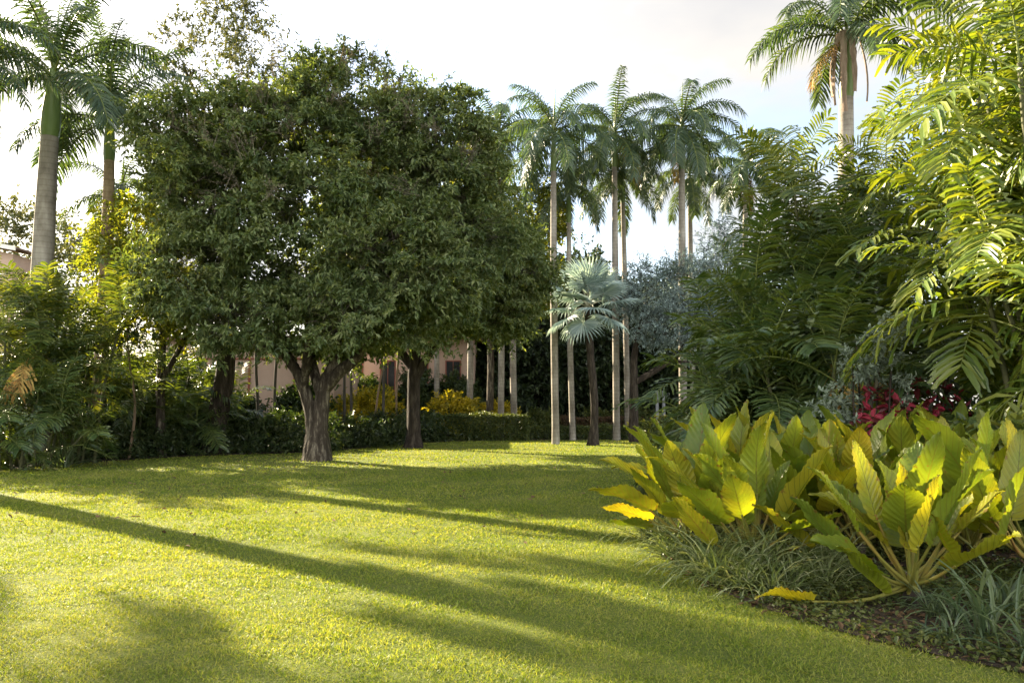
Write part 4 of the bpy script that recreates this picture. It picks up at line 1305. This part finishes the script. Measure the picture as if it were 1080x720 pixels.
philo('big leaved plant at the right edge of the bed, half out of view', gp(1092, 606),
      [(1035, 520, 1045, 430, 6.9, 6.8, False), (1062, 560, 1100, 470, 6.6, 6.5, False), (1045, 545, 1015, 470, 6.8, 6.6, False), (1021, 505, 962, 434, 7.2, 7.1, False), (1068, 540, 1082, 452, 7.1, 7.2, False), (1050, 520, 1020, 455, 7.5, 7.6, False), (1075, 500, 1060, 440, 7.6, 7.7, False)],
      13, 4, 1.25, 1.0)
philo('big leaved plant behind the one nearest the lawn', gp(905, 586), [(880, 520, 845, 455, 8.6, 8.6, False), (915, 510, 880, 436, 8.8, 8.8, False)], 13, 5, 1.25, 1.0)
philo('big leaved plant behind the left tip of the bed', gp(775, 566), [(745, 490, 730, 428, 10, 10, False), (790, 480, 775, 428, 10, 10, True), (770, 480, 748, 436, 9.6, 9.6, True)], 15, 6, 1.35, 1.0)
philo('big leaved plant in the middle of the back row', gp(850, 556), [(830, 490, 815, 432, 10.6, 10.6, False), (862, 490, 842, 440, 10.4, 10.4, False)], 14, 7, 1.4, 1.0)
philo('big leaved plant below the red leaved plants', gp(925, 553), [(905, 490, 880, 440, 10.6, 10.6, False), (945, 490, 950, 445, 10.4, 10.4, False)], 15, 8, 1.4, 1.0)
philo('big leaved plant right of the red leaved plants', gp(1010, 560), [(1000, 490, 1018, 446, 10, 10, False)], 15, 9, 1.45, 1.0)
philo('big leaved plant below the golden palm at the right edge', gp(1075, 565), [(1060, 480, 1075, 425, 9.6, 9.6, False)], 14, 10, 1.5, 1.0)
philo('big leaved plant tucked between the left tip and the middle', gp(822, 575), [], 15, 11, 1.2, 1.0)


philo('big leaved plant filling the gap right of the one on the lawn edge', gp(866, 586), [(845, 530, 812, 470, 8.2, 8.1, False), (870, 520, 862, 452, 8.4, 8.4, False)], 13, 12, 1.15, 1.0)
philo('big leaved plant crowding the right edge plant from the left', gp(1022, 590), [(1010, 520, 985, 455, 8.2, 8.1, False), (1030, 500, 1040, 440, 8.4, 8.4, False)], 13, 13, 1.2, 1.0)
philo('big leaved plant crowding between the front pair and the back row', gp(960, 578), [(950, 510, 925, 450, 8.9, 8.8, False)], 13, 14, 1.2, 1.0)


# strappy grasses
def strap_mesh(seed, n, ln, w, mat, erect=0.6):
    rng = np.random.default_rng(seed)
    mb = MB()
    k = 7
    s = np.linspace(0, 1, k)
    for i in range(n):
        a = rng.uniform(0, 6.283)
        L_ = ln * rng.uniform(0.55, 1.15)
        e = rng.uniform(0.5, 1.45) * erect / 0.6
        e = min(e, 1.5)
        ang = e - (0.7 + rng.uniform(0.2, 1.2)) * s ** 1.6
        x = np.cumsum(np.cos(ang)) * L_ / k
        z = np.cumsum(np.sin(ang)) * L_ / k
        z = np.maximum(z - z[0], 0.01)
        ca, sa = math.cos(a), math.sin(a)
        ox, oy = rng.normal() * 0.05, rng.normal() * 0.05
        P = np.stack([ox + ca * x, oy + sa * x, z], -1)
        ww = w * rng.uniform(.7, 1.2) * np.array([.6, .9, 1, .95, .8, .55, .06])
        S = np.array([-sa, ca, 0])
        N = np.array([-ca, -sa, 1]) * 0.25
        V = np.concatenate([P - S * ww[:, None] / 2 + N * ww[:, None], P, P + S * ww[:, None] / 2 + N * ww[:, None]])
        j = np.arange(k - 1)
        mb.add(V, np.concatenate([np.stack([j, j + k, j + k + 1, j + 1], -1), np.stack([j + k, j + 2 * k, j + 2 * k + 1, j + k + 1], -1)]), 0)
    return mb.mesh('blades', M[mat])


SM = [strap_mesh(400 + i, 60, 0.66, 0.015, 'strap') for i in range(4)]
SD = [strap_mesh(410 + i, 34, 0.75, 0.026, 'strap_dark', 0.75) for i in range(3)]
rr = random.Random(12)
edge = [(690, 568), (705, 580), (722, 590), (738, 600), (752, 608), (768, 613), (785, 619), (800, 610), (820, 606), (838, 600), (770, 596), (748, 590), (728, 578), (760, 602), (815, 622), (835, 618), (858, 606), (880, 600), (790, 606), (870, 618), (700, 560), (780, 588), (842, 588), (806, 596)]
for i, (px, py) in enumerate(edge):
    o = link('variegated_grass', SM[i % 4], None, gp(px, py))
    o.rotation_euler = (0, 0, rr.uniform(0, 6.28))
    s = rr.uniform(0.95, 1.4) * (0.75 if py > 614 else 1)
    o.scale = (s, s, s)
    tag(o, 'pale variegated grass tuft under the big leaved plants along the bed edge', 'grass tuft', 'variegated grass tufts along the bed', 'thing')
for i, (px, py, s, lab) in enumerate([(1040, 668, 1.0, 'strappy leaved clump at the lower right corner, nearest the camera'), (1062, 640, 0.95, 'strappy leaved clump behind the lower right corner clump'), (1010, 650, 0.7, 'small strappy clump right of the big leaf plant stem'),
                                      (1085, 690, 0.8, 'strappy clump cut off by the right edge of the view'), (985, 646, 0.6, 'smallest strappy clump beside the big leaf plant stem'), (1000, 672, 0.55, 'low strappy clump at the bed edge left of the corner clump')]):
    o = link('strap_leaf_clump', SD[i % 3], None, gp(px, py))
    o.rotation_euler = (0, 0, rr.uniform(0, 6.28))
    o.scale = (s, s, s)
    tag(o, lab, 'grass clump', 'strappy clumps at the lower right')
o = link('strap_leaf_clump', SD[1], None, (gx(72, 21.0), 21.0, 0.01))
o.scale = (1.6, 1.6, 1.6)
tag(o, 'bluish strappy clump at the foot of the left feather palms', 'grass clump')


# low ground cover and litter on the beds
def scatter(name, label, cat, poly, bounds, n, L0, W0, mat, seed, zr=(0.02, 0.12), clumpy=1.0):
    rng = np.random.default_rng(seed)
    x = rng.uniform(bounds[0], bounds[1], n)
    y = rng.uniform(bounds[2], bounds[3], n)
    q = np.sin(x * 3.1 + 1.3 * np.sin(y * 2.3)) + np.sin(y * 2.7 + seed) + rng.normal(size=n) * 0.6
    k = inside(poly, x + rng.normal(size=n) * .06, y + rng.normal(size=n) * .06) & (q > -clumpy)
    x, y = x[k], y[k]
    n = len(x)
    P = np.stack([x, y, rng.uniform(*zr, n)], -1)
    D = rng.normal(size=(n, 3)) * np.array([1, 1, 0.35])
    N = nrm(np.array([0, 0, 1.0]) + rng.normal(size=(n, 3)) * 0.4)
    mb = MB()
    s = rng.uniform(0.6, 1.3, n)
    leaf_six(mb, P, D, N, L0 * s, W0 * s)
    tag(mb.build(name, M[mat]), label, cat, kind='stuff')


scatter('ground_cover', 'low creeping green weeds covering the right bed', 'ground cover', RIGHT_BED, (1.5, 8, 4.2, 16), 120000, 0.042, 0.024, 'cover_leaf', 1, (0.015, 0.10), 0.75)
scatter('leaf_litter', 'brown fallen leaves on the right bed soil', 'leaf litter', RIGHT_BED, (1.5, 8, 4.2, 14), 9000, 0.075, 0.03, 'litter', 2, (0.014, 0.03), 3)
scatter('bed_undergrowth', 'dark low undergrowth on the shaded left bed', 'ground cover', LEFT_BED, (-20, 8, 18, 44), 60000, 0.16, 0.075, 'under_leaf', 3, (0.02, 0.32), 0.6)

rngf = np.random.default_rng(77)
nf = 420
xf = rngf.normal(-5.5, 4.5, nf)
yf = rngf.uniform(9, 33, nf)
kf = ~inside(LEFT_BED, xf, yf) & ~inside(RIGHT_BED, xf, yf)
xf, yf = xf[kf], yf[kf]
mb = MB()
leaf_six(mb, np.stack([xf, yf, np.full(len(xf), 0.045)], -1), rngf.normal(size=(len(xf), 3)) * np.array([1, 1, .2]), nrm(np.array([0, 0, 1.0]) + rngf.normal(size=(len(xf), 3)) * .4), rngf.uniform(.05, .1, len(xf)), rngf.uniform(.025, .045, len(xf)))
tag(mb.build('fallen_leaves', M['litter']), 'scattered dry fallen leaves on the lawn under the shade trees', 'fallen leaves', kind='stuff')

# ------------------------------------------------------------------ stakes, saplings, posts
def pole(name, label, cat, px0, px1, py1, Y, r, mat, group=None, wig=0.0):
    p = at(px1, py1, Y)
    bx = gx(px0, Y)
    t = MB()
    n = 10
    s = np.linspace(0, 1, n)
    P = np.stack([(p.x - bx) * s + wig * np.sin(s * 7), wig * np.cos(s * 5) - wig, s * p.z - 0.03], -1)
    tube(t, P, np.linspace(r, r * 0.75, n), 8, 0, True, 0.03)
    o = t.build(name, M[mat], None, (bx, Y, 0))
    return tag(o, label, cat, group)


def sapling():
    Y = 24.6
    t = thing('thin_sapling', 'thin pale bare stemmed sapling in front of the dark left bed', 'tree', (gx(138, Y), Y, 0))
    mb = MB()
    P = [at(138, 478, Y), at(142, 440, Y), at(141, 410, Y), at(136, 378, Y), at(134, 345, Y)]
    b = Vector((gx(138, Y), Y, 0))
    Q = [tuple(p - b) for p in P]
    Q[0] = (0, 0, -0.03)
    tube(mb, curve_pts(Q, 14), np.linspace(0.045, 0.02, 14), 7, 0, True, 0.05)
    mb.build('trunk', M['pale_bark'], t)
    c = MB()
    crown(c, np.random.default_rng(8), [(Q[-1][0], 0, Q[-1][2] + 0.1, 0.7, 0.6, 0.4)], 16, 5, 8, 0.15, 0.06, 0.35)
    c.build('crown', M['dark_leaf'], t)


sapling()
SG = 'dark slender stems between the trees'
for i, (a, b_, py, Y, lab) in enumerate([(273, 271, 330, 30.5, 'dark upright slender stem in front of the pink wall'), (286, 297, 330, 30.5, 'dark slanting slender stem right of the upright one'),
                                        (362, 366, 340, 34, 'slender upright stem right of the forked trunk'), (370, 372, 335, 35, 'slender upright stem close beside another right of the forked trunk'),
                                        (402, 409, 345, 35.5, 'slanting brown stem left of the dark straight trunk'), (390, 408, 370, 36, 'pale stake leaning steeply left of the dark trunk'), (416, 421, 365, 37, 'stout short stem among the yellow crotons')]):
    pole('slender_stem', lab, 'stem', a, b_, py, Y, 0.065 if i != 5 else 0.05, 'post' if i not in (5, 6) else 'pale_bark', SG, 0.03)
for px, lab in ((693, 'left one of two thin grey posts behind the low hedge'), (700, 'right one of two thin grey posts behind the low hedge')):
    o = MB()
    box(o, -0.07, 0.07, -0.07, 0.07, 0, at(px, 413, 41.4).z, 0)
    box(o, -0.085, 0.085, -0.085, 0.085, at(px, 413, 41.4).z + 0.002, at(px, 413, 41.4).z + 0.05, 0)
    tag(o.build('grey_post', M['grey_post'], None, (gx(px, 41.4), 41.4, 0)), lab, 'post', 'grey posts')


# ------------------------------------------------------------------ buildings
def garden_wall_building():
    Y = 37.0
    x0, x1 = gx(172, Y), gx(352, Y)
    t = thing('pink_building', 'pale pink rendered building glimpsed beneath the shade tree crown', 'building', ((x0 + x1) / 2, Y, 0))
    w = (x1 - x0) / 2
    H = 4.6
    mb = MB()
    box(mb, -w, w, 0, 6, 1.02, H)
    mb.build('wall', M['pink_wall'], t)
    mb = MB()
    box(mb, -w - 0.03, w + 0.03, -0.04, 6.03, 0, 1.02)
    mb.build('plinth', M['plinth'], t)
    mb = MB()
    box(mb, -w - .05, w + .05, -0.05, 6.05, 3.72, 3.80)
    mb.build('string_course', M['seam'], t)
    for px in (262, 310):
        mb = MB()
        x = gx(px, Y) - (x0 + x1) / 2
        box(mb, x - .05, x + .05, -0.03, 0.02, 1.022, 3.718)
        mb.build('downpipe', M['seam'], t)
    mb = MB()
    n = int((2 * w) / 0.22)
    for i in range(n):
        x = -w + 0.1 + i * 0.22
        box(mb, x - .012, x + .012, -0.55, -0.526, 0.0, 1.55)
    box(mb, -w, w, -0.556, -0.52, 1.551, 1.59)
    box(mb, -w, w, -0.518, -0.50, 0.14, 0.17)
    mb.build('railing', M['grey_post'], t)
    mb = MB()
    box(mb, -w - .4, w + .4, -0.4, 6.4, H + .002, H + .2)
    mb.build('roof', M['roof_tile'], t)


garden_wall_building()


def back_wing():
    Y = 46.0
    x0, x1 = gx(352, Y), gx(500, Y)
    t = thing('pink_building', 'pink walled building far behind the yellow croton shrubs', 'building', ((x0 + x1) / 2, Y, 0))
    w = (x1 - x0) / 2
    mb = MB()
    box(mb, -w, w, 0, 6, 0.902, 5.4)
    mb.build('wall', M['pink_wall'], t)
    for xm in np.linspace(-w + 1.2, w - 1.2, 4):
        mb = MB()
        box(mb, xm - .45, xm + .45, -0.05, 0.04, 2.5, 4.2)
        f = mb.build('window', M['seam'], t)
        mb = MB()
        box(mb, xm - .38, xm - .02, -0.058, -0.047, 2.57, 4.13)
        box(mb, xm + .02, xm + .38, -0.058, -0.047, 2.57, 4.13)
        mb.build('pane', M['dark_glass'], f)
    mb = MB()
    box(mb, -w - .03, w + .03, -0.06, 6.03, 0.0, 0.9)
    mb.build('plinth', M['plinth'], t)
    mb = MB()
    box(mb, -w - .4, w + .4, -1.3, 6.4, 5.402, 5.6)
    mb.build('roof', M['roof_tile'], t)


back_wing()


def left_house():
    Y = 50.0
    xr = gx(16, Y)
    t = thing('house', 'house with pale eaves showing above the shrubs at the left edge', 'house', (xr - 5, Y, 0))
    z = at(20, 262, Y).z
    mb = MB()
    box(mb, -6, 4.4, 0, 1.9, 0, z - 0.35)
    mb.build('wall', M['pink_wall'], t)
    mb = MB()
    # fascia sloping down to the right
    V = [(-6.5, -0.8, z + 1.9), (5.0, -0.8, z - 0.28), (5.0, -0.8, z - 0.02), (-6.5, -0.8, z + 2.16), (-6.5, -0.7, z + 1.9), (5.0, -0.7, z - 0.28), (5.0, -0.7, z - 0.02), (-6.5, -0.7, z + 2.16)]
    mb.add(V, [(0, 1, 2, 3), (7, 6, 5, 4), (0, 4, 5, 1), (3, 2, 6, 7), (1, 5, 6, 2), (0, 3, 7, 4)])
    mb.build('fascia', M['white_trim'], t)
    mb = MB()
    V = [(-6.5, -0.69, z + 2.0), (5.0, -0.69, z - 0.15), (5.0, 2.4, z - 0.15), (-6.5, 2.4, z + 2.0), (-6.5, -0.69, z + 2.12), (5.0, -0.69, z - 0.03), (5.0, 2.4, z - 0.03), (-6.5, 2.4, z + 2.12)]
    mb.add(V, [(0, 3, 2, 1), (4, 5, 6, 7), (0, 1, 5, 4), (1, 2, 6, 5), (2, 3, 7, 6), (3, 0, 4, 7)])
    mb.build('roof', M['roof_tile'], t)
    mb = MB()
    V = [(-6, 0.002, z - 0.352), (4.4, 0.002, z - 0.352), (-6, 0.002, z + 1.85), (-6, 1.85, z - 0.352), (4.4, 1.85, z - 0.352), (-6, 1.85, z + 1.85)]
    mb.add(V, [(0, 1, 2), (5, 4, 3)])
    mb.add(V, [(0, 2, 5, 3), (1, 4, 5, 2)])
    mb.build('gable', M['pink_wall'], t)


left_house()
